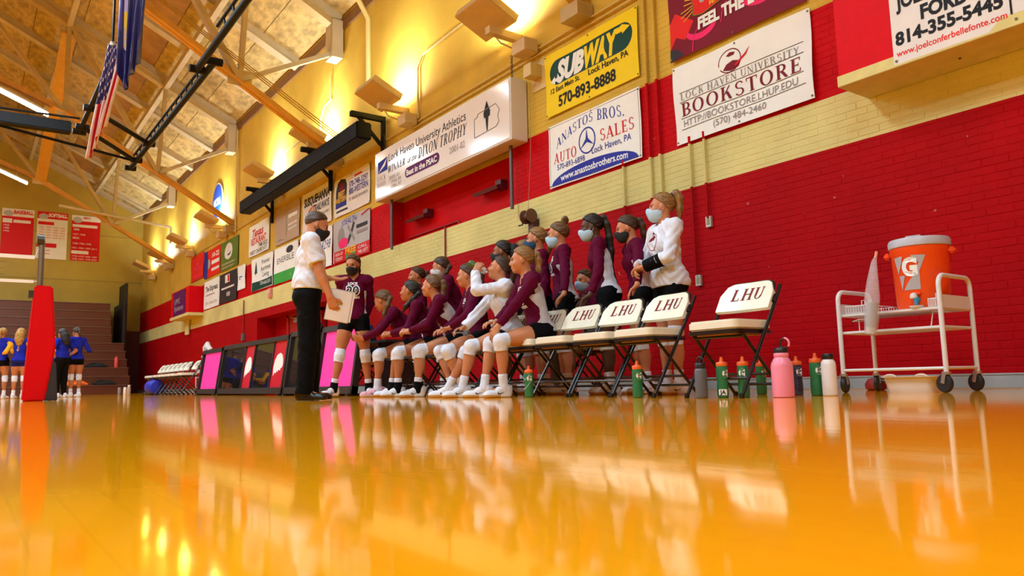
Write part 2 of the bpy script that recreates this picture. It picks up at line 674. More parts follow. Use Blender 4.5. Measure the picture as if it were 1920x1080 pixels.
WALL = wall_paint('painted_brick_bands')
NI = (-13.35, -9.25, 2.83, 4.55)      # niche x0 x1 z0 z1
DR = (-21.7, -16.5, 0.0, 2.08)        # door recess
m = MB()
TOP = EAVE + .5
for x0, x1, z0, z1 in ((XF - .3, DR[0], 0, TOP), (DR[0], DR[1], DR[3], TOP), (DR[1], NI[0], 0, TOP), (NI[0], NI[1], 0, NI[2]), (NI[0], NI[1], NI[3], TOP), (NI[1], XB, 0, TOP)):
    m.ext(x0, x1, WY, WY + .3, z0, z1)
m.ext(NI[0] - .1, NI[1] + .1, WY + .3, WY + .42, NI[2] - .1, NI[3] + .1)
m.ext(DR[0] - .1, DR[1] + .1, WY + .52, WY + .7, 0, DR[3] + .3)
m.ext(DR[0] - .15, DR[0], WY + .3, WY + .7, 0, DR[3] + .3)
m.ext(DR[1], DR[1] + .15, WY + .3, WY + .7, 0, DR[3] + .3)
m.ext(DR[0], DR[1], WY + .3, WY + .7, DR[3], DR[3] + .3)
wr = m.build('wall_right', WALL)
wr['kind'] = 'structure'

# bricks: running bond, each proud of its joints; the nearest 300 single, the others joined
BW, BH, PX, PZ = 0.1965, 0.062, 0.2035, 0.0678
bmk = MB()
h = .0032
vb = [(-BW / 2, 0, -BH / 2), (BW / 2, 0, -BH / 2), (BW / 2, 0, BH / 2), (-BW / 2, 0, BH / 2)]
vf = [(x * (1 - .004 / BW * 2), -h, z * (1 - .004 / BH * 2)) for x, _, z in vb]
BF = [(4, 5, 6, 7), (0, 1, 5, 4), (1, 2, 6, 5), (2, 3, 7, 6), (3, 0, 4, 7)]
bmk.add(vb + vf, BF)
brick0 = bmk.build('brick', WALL, wr)
brick_me = brick0.data
spots, rest = [], []
for j in range(74):
    z = .10 + PZ * (j + .5)
    off = (j % 2) * PX / 2
    for i in range(-200, 16):
        x = i * PX + off
        if x < XF + .2 or (x < -17 and z > Z3 + .1):
            continue
        if any(a - .12 < x < b + .12 and c - .05 < z < d + .05 for a, b, c, d in (NI, DR)):
            continue
        if abs(z - Z1) < .012 or x > .5:
            pass
        (spots if (-4.25 < x < -2.25 and z < Z1) else rest).append((x, z))
spots = sorted(spots, key=lambda p: -p[0])
single, rest = spots[:300], rest + spots[300:]
first = True
for x, z in single:
    o = brick0 if first else brick0.copy()
    if not first:
        COL.objects.link(o)
    first = False
    o.location = (x, WY + rnd.uniform(-.0012, .0012), z)
    o.rotation_euler = (0, rnd.uniform(-.004, .004), 0)
vs = np.array(vb + vf)
R_ = np.array([(x, WY + rnd.uniform(-.0012, .0012), z) for x, z in rest])
allv = (R_[:, None, :] + vs[None]).reshape(-1, 3)
fa = (np.array(BF)[None] + (np.arange(len(rest)) * 8)[:, None, None]).reshape(-1, 4)
m = MB()
m.v, m.f, m.m = [tuple(p) for p in allv.tolist()], [tuple(q) for q in fa.tolist()], [0] * len(fa)
me = bpy.data.meshes.new('bricks')
me.from_pydata(m.v, [], m.f)
me.materials.append(WALL)
o = bpy.data.objects.new('bricks', me)
COL.objects.link(o)
o.parent = wr
o['kind'] = 'stuff'

# end walls and the opposite wall
YW = mat('end_wall_paint', (0.42, 0.29, 0.03), 0.6, noise=.12, nscale=1.2, bump=.2, bscale=20)
gable = [(YO, 0), (WY, 0), (WY, EAVE + .3), (RIDGE, EAVE + SLOPE * (WY - RIDGE) + .3), (YO, EAVE + .3)]
m = MB()
m.prism(gable, lambda u, v, d: (XF + d, u, v), -.3, 0)
fw = m.build('wall_far', YW)
fw['kind'] = 'structure'
m = MB()
for z in (5.2, 7.35):
    m.ext(XF, XF + .012, YO, WY, z, z + .03)
m.build('joint_line', mat('joint_brown', (0.30, 0.19, 0.03), .8), fw)  # thin strips in a darker brown along the end wall's joints
m = MB()
m.ext(XF, XF + .05, 6.05, WY, 0, 2.9)
m.build('dark_red_dado', mat('dado_red', (0.10, 0.004, 0.006), .6), fw)
m = MB()
m.prism(gable, lambda u, v, d: (XB + d, u, v), 0, .3)
m.build('wall_back', YW)['kind'] = 'structure'
m = MB()
m.ext(XF, XB, YO - .3, YO, 0, EAVE + .3)
m.build('wall_left', WALL)['kind'] = 'structure'
m = MB()
for a, b in ((XF, DR[0]), (DR[1], XB)):
    m.ext(a, b, WY - .028, WY + .0, 0, .105)
    m.ext(a, b, WY - .034, WY + .0, .105, .118)
m.build('baseboard_right', mat('grey_rubber_base', (0.36, 0.36, 0.35), .5, noise=.25, nscale=2))['kind'] = 'structure'
m = MB()
m.ext(XF, XB, WY - .25, WY - .034, -.004, .004)
m.build('trim_1', mat('floor_edge_strip', (0.42, 0.27, 0.12), .4, noise=.15))['kind'] = 'structure'

# ================================================================== roof
DECK = mat('roof_deck_panel', (0.46, 0.33, 0.12), .9, noise=.42, nscale=3.2, bump=.5, bscale=14, stretch=(1, 2.4, 2.4), objrand=.12)
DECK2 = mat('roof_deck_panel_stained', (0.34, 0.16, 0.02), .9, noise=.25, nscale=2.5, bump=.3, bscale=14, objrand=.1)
STEEL = mat('truss_cream_paint', (0.48, 0.34, 0.13), .5, noise=.12, nscale=4)
STEELO = mat('truss_orange_paint', (0.66, 0.31, 0.03), .5, noise=.12, nscale=4)
JOIST = mat('joist_cream_paint', (0.52, 0.42, 0.25), .6, noise=.12, nscale=3)
BROWN = mat('brown_eave_board', (0.20, 0.085, 0.012), .7, noise=.2)
m = MB()
for y0, y1 in ((WY + .3, RIDGE), (RIDGE, YO - .3)):
    a, b = rz_(y0) if y0 <= WY else EAVE - .15, rz_(y1) if y1 >= YO else EAVE - .15
    m.add([(XF - .3, y0, a + .14), (XB, y0, a + .14), (XB, y1, b + .14), (XF - .3, y1, b + .14), (XF - .3, y0, a + .3), (XB, y0, a + .3), (XB, y1, b + .3), (XF - .3, y1, b + .3)],
          [(0, 3, 2, 1), (4, 5, 6, 7), (0, 1, 5, 4), (1, 2, 6, 5), (2, 3, 7, 6), (3, 0, 4, 7)])
cl = m.build('ceiling', DECK)
cl['kind'] = 'structure'
JX = [1.0 - 2.8 * i for i in range(15)]
JX = [x for x in JX if x > XF + .5] + [XF]
JX = sorted(set(round(x, 3) for x in JX + [3.8, XB]), reverse=True)
rows = [WY, 5.75, 4.95, 4.2, 3.25, 2.3, 1.2, 0.1, -1.2, -2.8, RIDGE]
Rs = Matrix.Rotation(-math.atan(SLOPE), 3, 'X')
for k, (xa, xb) in enumerate(zip(JX, JX[1:])):
    for y0, y1 in zip(rows, rows[1:]):
        p = MB()
        w = xa - xb - .05
        L = (y0 - y1) / math.cos(math.atan(SLOPE)) - .016
        p.box((0, 0, 0), (w, L, .05), Rs)
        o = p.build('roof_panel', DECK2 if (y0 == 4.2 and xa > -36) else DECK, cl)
        yc = (y0 + y1) / 2
        o.location = ((xa + xb) / 2, yc, rz_(yc) + .1)
Ro = Matrix.Rotation(math.atan(SLOPE), 3, 'X')
rows2 = [RIDGE, -7, -9.6, -12.4, YO]
for xa, xb in zip(JX, JX[1:]):
    for y0, y1 in zip(rows2, rows2[1:]):
        p = MB()
        p.box((0, 0, 0), (xa - xb - .05, (y0 - y1) / math.cos(math.atan(SLOPE)) - .016, .05), Ro)
        o = p.build('roof_panel', DECK, cl)
        yc = (y0 + y1) / 2
        o.location = ((xa + xb) / 2, yc, rz_(yc) + .1)
for x in JX:
    j = MB()
    for (ya, yb) in ((WY, RIDGE), (RIDGE, YO)):
        a, b = Vector((x, ya, rz_(ya) - .04)), Vector((x, yb, rz_(yb) - .04))
        j.bar(a, b, .24, .2)
        j.bar(a - Vector((0, 0, .12)), b - Vector((0, 0, .12)), .30, .03)
    j.build('joist', JOIST, cl)
for y in (4.57, 1.95, -1.2, RIDGE, -7.6, -10.75, -13.4):
    j = MB()
    j.ext(XF, XB, y - .07, y + .07, rz_(y) - .34, rz_(y) - .16)
    j.build('purlin', JOIST, cl)
m = MB()
m.ext(XF, XB, WY - .05, WY, EAVE - .28, EAVE - .02)
m.build('eave_board', BROWN, cl)


def truss(X, label):
    r = thing('roof_truss', label, 'truss', (X, 0, 0), 0, 'steel trusses across the hall')
    for s, my in ((1, 0), (-1, 2 * RIDGE)):
        def P(y, z):
            return Vector((0, y if s == 1 else my - y, z))

        def member(name, a, b, w, h, mt=STEEL, two=False):
            k = MB()
            if two:                              # two angle irons back to back
                for dx in (-.07, .07):
                    o_ = Vector((dx, 0, 0))
                    k.bar(a + o_, b + o_, .11, .025)
                    k.bar(a + Vector((dx * .25, 0, .08)), b + Vector((dx * .25, 0, .08)), .018, .15)
            else:
                k.bar(a, b, w, h)
            k.build(name, mt, r)
        wall, n1, n2 = P(WY - .02, 5.22), P(4.42, 6.6), P(1.95, 8.0)
        c2, c0 = P(-1.2, 9.2), P(RIDGE, 9.6)
        member('bottom_chord', wall, n2, .22, .12, STEELO, True)
        member('bottom_chord', n2, c2, .2, .1, STEELO, True)
        member('bottom_chord', c2, c0, .2, .1, STEELO, True)
        tops = [P(y, rz_(y) - .22) for y in (WY - .05, RIDGE)]
        member('top_chord', tops[0], tops[1], .26, .18, STEEL)
        member('web', n1, P(4.57, rz_(4.57) - .3), .12, .1)
        member('web', n1, P(WY - .12, 7.75), .12, .1, JOIST)
        member('web', n1, P(2.0, rz_(1.95) - .3), .16, .12)
        member('web', n2, P(1.95, rz_(1.95) - .3), .12, .1)
        member('web', n2, P(-1.2, rz_(-1.2) - .3), .14, .1)
        member('web', c2, P(-1.2, rz_(-1.2) - .3), .12, .1)
        member('web', c2, P(RIDGE, rz_(RIDGE) - .4), .12, .1)
        for q in (n1, n2, c2):
            g = MB()
            g.box(q + Vector((0, 0, .06)), (.03, .5, .34))
            g.build('gusset_plate', STEEL, r)
        if s == 1:
            b = MB()
            b.ext(-.2, .2, WY - .3, WY - .04, 7.55, 8.45)
            b.build('wall_bracket', JOIST, r)
            b = MB()
            b.ext(-.18, .18, WY - .3, WY - .02, 5.0, 5.2)
            b.build('bearing_plate', STEEL, r)
    return r


for X, t in zip(TRUSS_X, ('cream and orange steel roof truss above the camera end of the hall', 'steel roof truss above the yellow sandwich shop banner', 'orange steel roof truss landing on the wall behind the long black housing', 'orange steel roof truss landing beside the blue oval sign', 'orange steel roof truss nearest the far end wall')):
    truss(X, t)
BR = mat('brace_yellow_orange', (0.62, 0.33, 0.05), .5, noise=.1)
for (a, b), t in ((((-24.2, 1.95, 10.4), (-32.8, 1.95, 8.02)), 'wide orange diagonal brace between the two farthest trusses'),):
    root = thing('sway_brace', t, 'brace', a)
    k = MB()
    d = Vector(b) - Vector(a)
    k.bar((0, 0, 0), d, .36, .06)
    k.build('flat_bar', BR, root)
    k = MB()
    k.bar((0, 0, .05), d + Vector((0, 0, .05)), .05, .1)
    k.build('rib', STEEL, root)
k = MB()
k.tube([(-32.8, 2.6, 7.15), (-32.0, WY - .3, 6.55)], .05, 8)
k.tube([(-32.0, WY - .3, 6.55), (-32.0, WY - .3, 5.9)], .05, 8)
tag(k.build('pipe_strut', JOIST), 'white pipe strut from far truss to a wall light', 'pipe')


# ================================================================== banners on the long wall
def arrow_pill(u0, u1, v0, v1, W, H, slant=0.0):
    r = (v1 - v0) / 2
    cy = (v0 + v1) / 2
    k = H / W
    p = arc(u1 - r * k, cy, r * k, r, -90, 90, 10) + arc(u0 + r * k, cy, r * k, r, 90, 270, 10)
    return p


def ellipse(u, v, ru, rv, n=28):
    return arc(u, v, ru, rv, 0, 360, n)[:-1]


def ringline(u, v, ru, rv, a0=0, a1=360, n=32):
    return arc(u, v, ru, rv, a0, a1, n)


def dashes(u0, u1, v, h, c, n=4, seed=1):
    r = random.Random(seed)
    out, u = [], u0
    while u < u1 - .02:
        w = min(r.uniform(.04, .11), u1 - u)
        out.append(('rect', u, v, u + w, v + h, c))
        u += w + .02
    return out


G1 = 'advertising banners on the long wall'
banner('banner', 'bright yellow sandwich shop banner with dark green pill logo', 'banner', -8.27, -6.40, 3.90, 4.83, 'yellow', [
    ('poly', arrow_pill(.055, .955, .46, .86, 1.87, .93), 'green', 'logo_pill'),
    ('text', 'SUB', .135, .50, .30, .32, 'white', dict(bold=.06, shear=.25)),
    ('text', 'WAY', .455, .50, .30, .37, 'yellow', dict(bold=.06, shear=.25)),
    ('poly', [(.062, .545), (.115, .61), (.115, .57), (.17, .57), (.17, .52), (.115, .52), (.115, .48)], 'white', 'arrow'),
    ('poly', [(.80, .735), (.86, .735), (.86, .70), (.935, .77), (.86, .84), (.86, .795), (.80, .795)], 'yellow', 'arrow'),
    ('text', '12 East Main St.', .06, .355, .075, .35, 'black', dict(bold=.02)),
    ('text', 'Lock Haven, PA', .50, .355, .085, .41, 'black', dict(bold=.02)),
    ('text', '570-893-8888', .155, .10, .165, .62, 'black', dict(bold=.03))], seed=1, group=G1)
banner('banner', 'white car dealer banner with blue lettering and round star emblem', 'banner', -8.24, -6.41, 2.85, 3.76, 'white', [
    ('line', [(.015, .03), (.985, .03), (.985, .97), (.015, .97), (.015, .03)], .006, 'maroon'),
    ('serif', 'ANASTOS', .09, .60, .145, .43, 'blue', dict(bow=.05, rise=.20)),
    ('serif', 'BROS.', .57, .78, .165, .27, 'blue', dict(rise=-.10)),
    ('line', ringline(.455, .54, .088, .19), .02, 'blue'),
    ('poly', [(.455, .72), (.468, .565), (.53, .44), (.455, .515), (.38, .44), (.442, .565)], 'blue', 'star'),
    ('serif', 'AUTO', .06, .37, .16, .27, 'red'), ('serif', 'SALES', .60, .45, .17, .33, 'red'),
    ('text', '570-893-6898', .10, .255, .085, .32, 'blue', {}),
    ('text', 'Lock Haven, PA', .50, .31, .095, .40, 'blue', {}),
    ('poly', arc(.5, .02, .47, .22, 0, 180, 20) + [(.03, .035), (.97, .035)][:0], 'blue', 'swoosh'),
    ('text', 'www.anastosbrothers.com', .14, .06, .10, .73, 'white', dict(bold=.02, bow=.03))], seed=2, group=G1)
banner('banner', 'white bookstore banner with maroon serif lettering', 'banner', -5.85, -4.05, 2.84, 3.78, 'white', [
    ('line', ringline(.455, .79, .085, .135, -150, 190), .012, 'maroon'),
    ('poly', [(.40, .70), (.43, .76), (.48, .78), (.54, .74), (.52, .68), (.46, .665)], 'maroon', 'emblem'),
    ('poly', [(.43, .86), (.46, .89), (.50, .87), (.49, .84), (.45, .84)], 'maroon', 'emblem'),
    ('poly', [(.50, .70), (.58, .78), (.61, .86), (.57, .80), (.49, .72)], 'red', 'emblem'),
    ('line', [(.05, .64), (.95, .66)], .006, 'black'),
    ('serif', 'LOCK HAVEN UNIVERSITY', .06, .545, .085, .86, 'grey'),
    ('line', [(.05, .52), (.95, .54)], .006, 'black'),
    ('serif', 'BOOKSTORE', .06, .34, .165, .87, 'maroon'),
    ('line', [(.05, .315), (.95, .325)], .006, 'black'),
    ('text', 'HTTP://BOOKSTORE.LHUP.EDU', .07, .205, .082, .84, 'grey', {}),
    ('line', [(.05, .175), (.96, .185)], .006, 'black'),
    ('text', '(570) 484-2460', .31, .075, .078, .38, 'grey', {})], seed=3, wavy=.012, group=G1)
banner('banner', 'dark red pizza banner with pink swirls above the bookstore banner', 'banner', -5.87, -4.07, 3.86, 4.80, 'maroon', [
    ('poly', [(0, .16), (.05, .30), (.13, .22), (.2, .42), (.05, .62), (0, .5)], 'scarlet', 'swirl'),
    ('poly', arc(.26, .30, .13, .16, 200, 350, 14) + arc(.26, .36, .12, .14, 350, 200, 14), 'pink', 'swirl'),
    ('poly', arc(.72, .55, .2, .34, 200, 350, 16) + arc(.74, .62, .17, .29, 350, 200, 16), 'pink', 'swirl'),
    ('poly', arc(.95, .62, .25, .42, 190, 300, 16) + arc(.97, .66, .24, .42, 300, 190, 16), 'pink', 'swirl'),
    ('poly', [(.0, .0), (.12, .03), (.06, .14), (0, .16)], 'char', 'swirl'),
    ('line', [(.19, .02), (.20, .2), (.24, .32)], .012, 'pink'), ('line', [(.42, .22), (.44, .38), (.47, .44)], .012, 'pink'),
    ('line', [(.10, .52), (.2, .58)], .012, 'gold'), ('line', [(.10, .58), (.2, .61)], .012, 'gold'), ('line', [(.12, .46), (.21, .55)], .012, 'gold'), ('line', [(.13, .66), (.2, .65)], .012, 'gold'), ('line', [(.14, .72), (.2, .69)], .012, 'gold'),
    ('poly', [(.2, .48), (.28, .44), (.8, .62), (.88, .72), (.84, .95), (.26, .82), (.2, .74)], 'scarlet', 'badge'),
    ('line', [(.2, .48), (.28, .44), (.8, .62), (.88, .72), (.84, .95), (.26, .82), (.2, .74), (.2, .48)], .012, 'olive'),
    ('text', 'STROMBOLI', .26, .60, .17, .56, 'silver', dict(bold=.05)),
    ('text', 'MADE TO ORDER', .34, .50, .055, .42, 'gold', dict(bold=.01)),
    ('text', 'FEEL THE LOVE', .24, .27, .14, .60, 'white', dict(bold=.05))], seed=4, wavy=.010, group=G1)

# boxed-out bulkhead at the right with the car dealer panel
r = thing('bulkhead', 'red boxed bulkhead with cream ledge high on the near wall', 'bulkhead', (-3.53, 6.2, 2.67))
SCR = mat('bulkhead_scarlet', (0.66, 0.001, 0.006), .5, noise=.06, spec=.1)
CRM = mat('bulkhead_cream', CREAM, .6, noise=.08, spec=.15)
m = MB()
m.ext(0, 6.0, 0, .493, .1, 1.9)
m.build('red_box', SCR, r)
m = MB()
m.ext(-.012, 6.0, -.012, .493, 0, .1)
m.build('ledge', CRM, r, bevel=.004)
for xs in (.9, 2.6):
    m = MB()
    m.tube([(xs, .25, -.001), (xs, .25, -.008)], .012, 8)
    m.build('screw', mat('screw_dark', (.05, .04, .03), .5), r)
banner('banner', 'white car dealer panel with black phone number on the red bulkhead', 'banner', -3.03, -1.2, 2.69, 3.62, 'paper', [
    ('text', 'www.joelconferbellefonte.com', .015, .065, .055, .455, 'scarlet', dict(bold=.015)),
    ('text', '814-355-5445', .015, .17, .115, .445, 'black', dict(bold=.04)),
    ('text', 'FORD', .135, .33, .125, .20, 'black', dict(bold=.04)),
    ('text', 'JOEL CONFER', .03, .50, .125, .42, 'black', dict(bold=.04)),
    ('rect', .482, .08, .490, .75, 'black'),
    ('line', ringline(.60, .45, .09, .18, 120, 300), .03, 'blue')], y=6.195, wavy=.002, seed=5, group=G1)

# far group of banners
banner('banner', 'white restaurant banner with red script lettering', 'banner', -22.5, -20.65, 3.93, 4.84, 'white', [
    ('text', 'Texas', .18, .60, .24, .55, 'red', dict(bold=.03, shear=.3)), ('text', 'RESTAURANT', .12, .36, .20, .72, 'scarlet', dict(bold=.03)),
    ('text', '748-3522', .50, .21, .12, .42, 'black', dict(bold=.02)), ('text', 'WEST CHURCH ST.', .08, .05, .12, .84, 'black', dict(bold=.01))], seed=6, group=G1)
banner('banner', 'faded tan banner with brown picture under the black housing', 'banner', -20.15, -18.3, 3.9, 4.88, 'tan', [
    ('rect', .03, .05, .48, .9, 'tan'),  ('poly', ellipse(.25, .33, .17, .12), 'maroon'),
    ('rect', .08, .08, .42, .18, 'grey'), ('rect', .56, .60, .9, .70, 'white')] + dashes(.56, .92, .40, .05, 'white', seed=3) + dashes(.56, .92, .28, .05, 'white', seed=4), seed=7, group=G1)
banner('banner', 'pale bus company banner with black slanted lettering', 'banner', -18.08, -16.24, 3.9, 4.86, 'paper', [
    ('text', 'SUSQUEHANNA', .06, .66, .20, .88, 'black', dict(bold=.05, shear=.2)), ('text', 'TRAILWAYS', .40, .42, .17, .54, 'black', dict(bold=.035, shear=.2)),
    ('poly', [(.08, .28), (.22, .52), (.42, .62), (.42, .58), (.25, .48), (.14, .28)], 'red', 'stripe'), ('poly', [(.15, .28), (.27, .46), (.42, .56), (.42, .48), (.30, .40), (.22, .26)], 'gold', 'stripe'),
    ('text', 'susqbus.com', .55, .26, .09, .36, 'char', {})], seed=8, group=G1)
banner('banner', 'pale hotel banner with dark blue crown-shaped logo', 'banner', -16.08, -14.2, 3.9, 4.76, 'paper', [
    ('poly', [(.05, .22), (.37, .22), (.38, .75), (.33, .92), (.2, .98), (.10, .90), (.05, .70)], 'char', 'logo_shape'),
    ('poly', ellipse(.22, .76, .07, .12), 'maroon'), ('text', 'BEST', .12, .52, .13, .2, 'gold', dict(bold=.04)), ('text', 'WESTERN', .055, .36, .13, .31, 'gold', dict(bold=.04)), ('rect', .06, .23, .37, .33, 'blue'),
    ('text', '570-748-3297', .45, .62, .15, .5, 'blue', dict(bold=.015)), ('text', '800-WESTERN', .45, .44, .15, .5, 'blue', dict(bold=.015)), ('text', 'ST. ROUTE 220 NORTH', .45, .28, .07, .5, 'char', {}), ('rect', .08, .1, .4, .15, 'char'), ('rect', .6, .84, .8, .89, 'red')], seed=9, group=G1)
banner('banner', 'grey and red gym banner with crossed figures behind the standing player', 'banner', -16.12, -14.2, 2.86, 3.8, 'silver', [
    ('rect', 0, 0, 1, .27, 'red'), ('line', [(.42, .38), (.52, .60), (.60, .82)], .10, 'char'), ('line', [(.60, .40), (.52, .58), (.42, .80)], .08, 'grey'), ('poly', ellipse(.24, .55, .10, .26), 'grey'), ('poly', ellipse(.30, .42, .14, .12), 'pink'),
    ('text', 'STEALTH', .24, .82, .13, .44, 'blue', dict(shear=.3, bow=.03)), ('text', 'FREE', .36, .14, .14, .28, 'gold', dict(bold=.04)), ('text', 'PASS', .36, .0, .13, .28, 'leaf', dict(bold=.04)),
    ('text', 'SIGN UP', .06, .16, .07, .22, 'white', {}), ('text', 'TODAY', .06, .04, .08, .22, 'white', {}), ('text', 'CALL', .70, .16, .07, .24, 'white', {}), ('text', '748-1077', .70, .04, .08, .26, 'white', {}),
    ('rect', .66, .64, .94, .72, 'char'), ('rect', .66, .52, .94, .58, 'grey'), ('line', [(.8, .9), (.98, .98)], .03, 'red'), ('line', [(.02, .0), (.02, .27)], .03, 'white')], seed=10, group=G1)
banner('banner', 'white banner with dark number half hidden behind the coach', 'banner', -18.0, -16.2, 2.86, 3.8, 'white', [
    ('text', '#4298', .55, .46, .22, .4, 'blue', dict(shear=.2)), ('poly', [(.36, .46), (.50, .46), (.50, .76), (.40, .70)], 'yellow')], seed=11, group=G1)
banner('banner', 'white apartment banner with pine tree and dark green wave', 'banner', -22.18, -20.3, 2.88, 3.82, 'white', [
    ('poly', [(.14, .52), (.28, .52), (.21, .92)], 'green', 'tree'), ('rect', .20, .46, .22, .52, 'char'), ('text', 'Premier', .48, .74, .14, .40, 'char', {}), ('text', 'Apartment', .45, .54, .14, .46, 'char', {}), ('text', 'Living', .55, .35, .14, .28, 'char', {}),
    ('poly', [(.02, 0), (.98, .02), (.98, .28), (.42, .25), (.30, .05), (.10, .05), (.02, .28)], 'green', 'wave'), ('text', '570-660-3571', .45, .12, .10, .46, 'white', {})], seed=12, group=G1)
banner('banner', 'white banner with bright green lower edge next to the coach', 'banner', -20.2, -18.35, 2.86, 3.82, 'white', [
    ('text', 'ENERBLE', .12, .55, .16, .70, 'char', {}), ('poly', ellipse(.66, .84, .14, .1), 'char'), ('rect', 0, 0, 1, .30, 'leaf'), ('rect', .4, .12, .7, .2, 'white')], seed=13, group=G1)
banner('banner', 'plain red banner nearest the far corner with pale crest', 'banner', -29.6, -27.75, 4.03, 4.95, 'scarlet', [('poly', star(.55, .62, .14), 'pink', 'crest'), ('rect', .30, .42, .8, .48, 'pink'), ('rect', .2, .14, .8, .19, 'pink')], seed=14, group=G1)
banner('banner', 'red banner with blue left stripe and white lettering', 'banner', -27.65, -25.6, 3.92, 4.86, 'scarlet', [('rect', 0, 0, .22, 1, 'blue'), ('poly', ellipse(.26, .5, .13, .18), 'silver'), ('text', '10-22', .5, .68, .16, .42, 'white', dict(bold=.03)), ('rect', .48, .42, .94, .56, 'white'), ('rect', .48, .18, .94, .28, 'paper')], seed=15, group=G1)
banner('banner', 'olive green banner with pale round logo', 'banner', -25.55, -23.6, 3.9, 4.84, 'olive', [('poly', ellipse(.46, .62, .24, .28), 'paper', 'disc'), ('line', [(.42, .5), (.55, .5), (.6, .58)], .06, 'char'), ('line', [(.46, .6), (.50, .78)], .03, 'grey')] + dashes(.1, .85, .18, .06, 'tan', seed=8) + dashes(.1, .8, .06, .05, 'tan', seed=9), seed=16, group=G1)
banner('banner', 'white newspaper banner with dark blackletter heading', 'banner', -27.6, -25.62, 2.84, 3.8, 'white', [('text', 'The Express', .10, .62, .18, .78, 'char', dict(bold=.03)), ('rect', .12, .46, .7, .5, 'grey'), ('text', '570-748-6791', .12, .14, .10, .74, 'grey', {})], seed=17, group=G1)
banner('banner', 'black banner with small square red and white logo', 'banner', -25.6, -23.64, 2.84, 3.8, 'char', [('rect', .32, .66, .60, .92, 'paper'), ('rect', .48, .68, .58, .90, 'red'), ('rect', .12, .46, .84, .52, 'paper'), ('rect', .42, .20, .62, .34, 'silver')], seed=18, group=G1)
banner('banner', 'small blank white banner beside the black banner', 'banner', -23.58, -22.8, 3.08, 3.82, 'white', [('rect', .14, .5, .6, .55, 'blue'), ('rect', .14, .42, .45, .46, 'blue')], seed=19, group=G1)

# blue oval sign
r = thing('oval_sign', 'tall blue oval collegiate sign high on the yellow wall', 'sign', (-26.05, WY - .03, 6.38))
m = MB()
m.prism(ellipse(0, 0, .62, .63, 40), lambda u, v, d: (u, -d, v), -.02, .03)
m.build('oval_plate', mat('oval_white', (.75, .72, .7), .4), r)
m = MB()
m.prism(ellipse(0, 0, .57, .58, 40), lambda u, v, d: (u, -d, v), .03, .04)
m.build('blue_field', mat('oval_blue', (.01, .06, .42), .4), r)
vs, fs = fit2d(text2d('NCAA', .04, .2), .24, .86)
m = MB()
m.add([(x - .43, -.045, z - .14) for x, z in vs], fs)
m.build('lettering', ink('white'), r)

# ================================================================== trophy light box
r = thing('light_box_sign', 'long white light box sign for the winners of a trophy', 'sign', (-13.35, 6.38, 3.69))
LW, LH = 4.6, .96
m = MB()
m.ext(0, LW, 0, .30, 0, LH)
m.build('case', mat('sign_case_white', (.72, .68, .62), .35), r, bevel=.008)
m = MB()
m.ext(.03, LW - .03, -.012, 0, .03, LH - .03)
m.build('acrylic_face', mat('acrylic_face', (.80, .74, .68), .12, coat=.5), r)


def sign_text(s, u, v, h, w, c, serif=False, shear=0.0, bold=0.0, d=-.016):
    vs, fs = fit2d(serif2d(s, shear) if serif else text2d(s, bold, shear), h, w)
    k = MB()
    k.add([(u + x, d, v + z) for x, z in vs], fs)
    k.build('lettering', ink(c), r)


sign_text('Lock Haven University Athletics', .62, .66, .15, 2.75, 'char')
sign_text('WINNER', .60, .44, .13, .68, 'char', True, .25)
sign_text('of the', 1.38, .44, .11, .34, 'char', shear=.3)
sign_text('DIXON TROPHY', 1.78, .42, .19, 1.62, 'char', True, .28)
sign_text('2001-02', 2.85, .22, .11, .48, 'grey')
sign_text('2000-01', .62, .29, .07, .42, 'grey')
sign_text('1998-99', .72, .20, .07, .40, 'grey')
sign_text('1996-97', .72, .11, .07, .40, 'grey')
sign_text('LOCK', .14, .36, .10, .34, 'grey', True)
sign_text('HAVEN', .13, .25, .08, .36, 'grey', True)
k = MB()
k.prism(arrow_pill(1.28, 2.52, .17, .36, 1, 1), lambda u, v, d: (u, -d, v), .0155, .017)
k.build('dark_pill', ink('purple'), r)
sign_text('Best in the PSAC', 1.34, .21, .10, 1.1, 'white', bold=.03, d=-.02)
k = MB()
k.add([(.16, -.016, .52), (.56, -.016, .52), (.56, -.016, .78), (.16, -.016, .74)], [(0, 1, 2, 3)])
k.build('emblem', ink('blue'), r)
k = MB()
k.add([(.17, -.018, .53), (.42, -.018, .68), (.56, -.018, .76), (.46, -.018, .62)], [(0, 1, 2, 3)])
k.build('emblem', ink('white'), r)
pa = [(3.62, .28), (4.22, .30), (4.30, .36), (4.27, .46), (4.32, .54), (4.22, .66), (3.72, .64), (3.72, .60), (3.62, .58), (3.62, .28)]
for a, b in zip(pa, pa[1:]):
    k = MB()
    k.bar((a[0], -.0165, a[1]), (b[0], -.0165, b[1]), .004, .01)
    k.build('state_outline', ink('grey'), r)
k = MB()
k.add([(x, -.018, z) for x, z in ((3.97, .30), (3.99, .30), (4.02, .52), (3.94, .52))], [(0, 1, 2, 3)])
k.add([(x, -.018, z) for x, z in ((3.90, .52), (4.06, .52), (4.07, .60), (4.02, .70), (3.98, .78), (3.94, .70), (3.89, .60))], [tuple(range(7))])
k.build('torch', ink('black'), r)
for xs in (.55, 1.75, 2.9):
    k = MB()
    k.tube([Vector((xs, .1, LH)) + Vector((.035 * math.cos(t), 0, .03 + .035 * math.sin(t))) for t in np.linspace(-.5, 3.7, 9)], .007, 6)
    k.build('lifting_eye', mat('iron_dark', (.06, .05, .04), .5, .6), r)
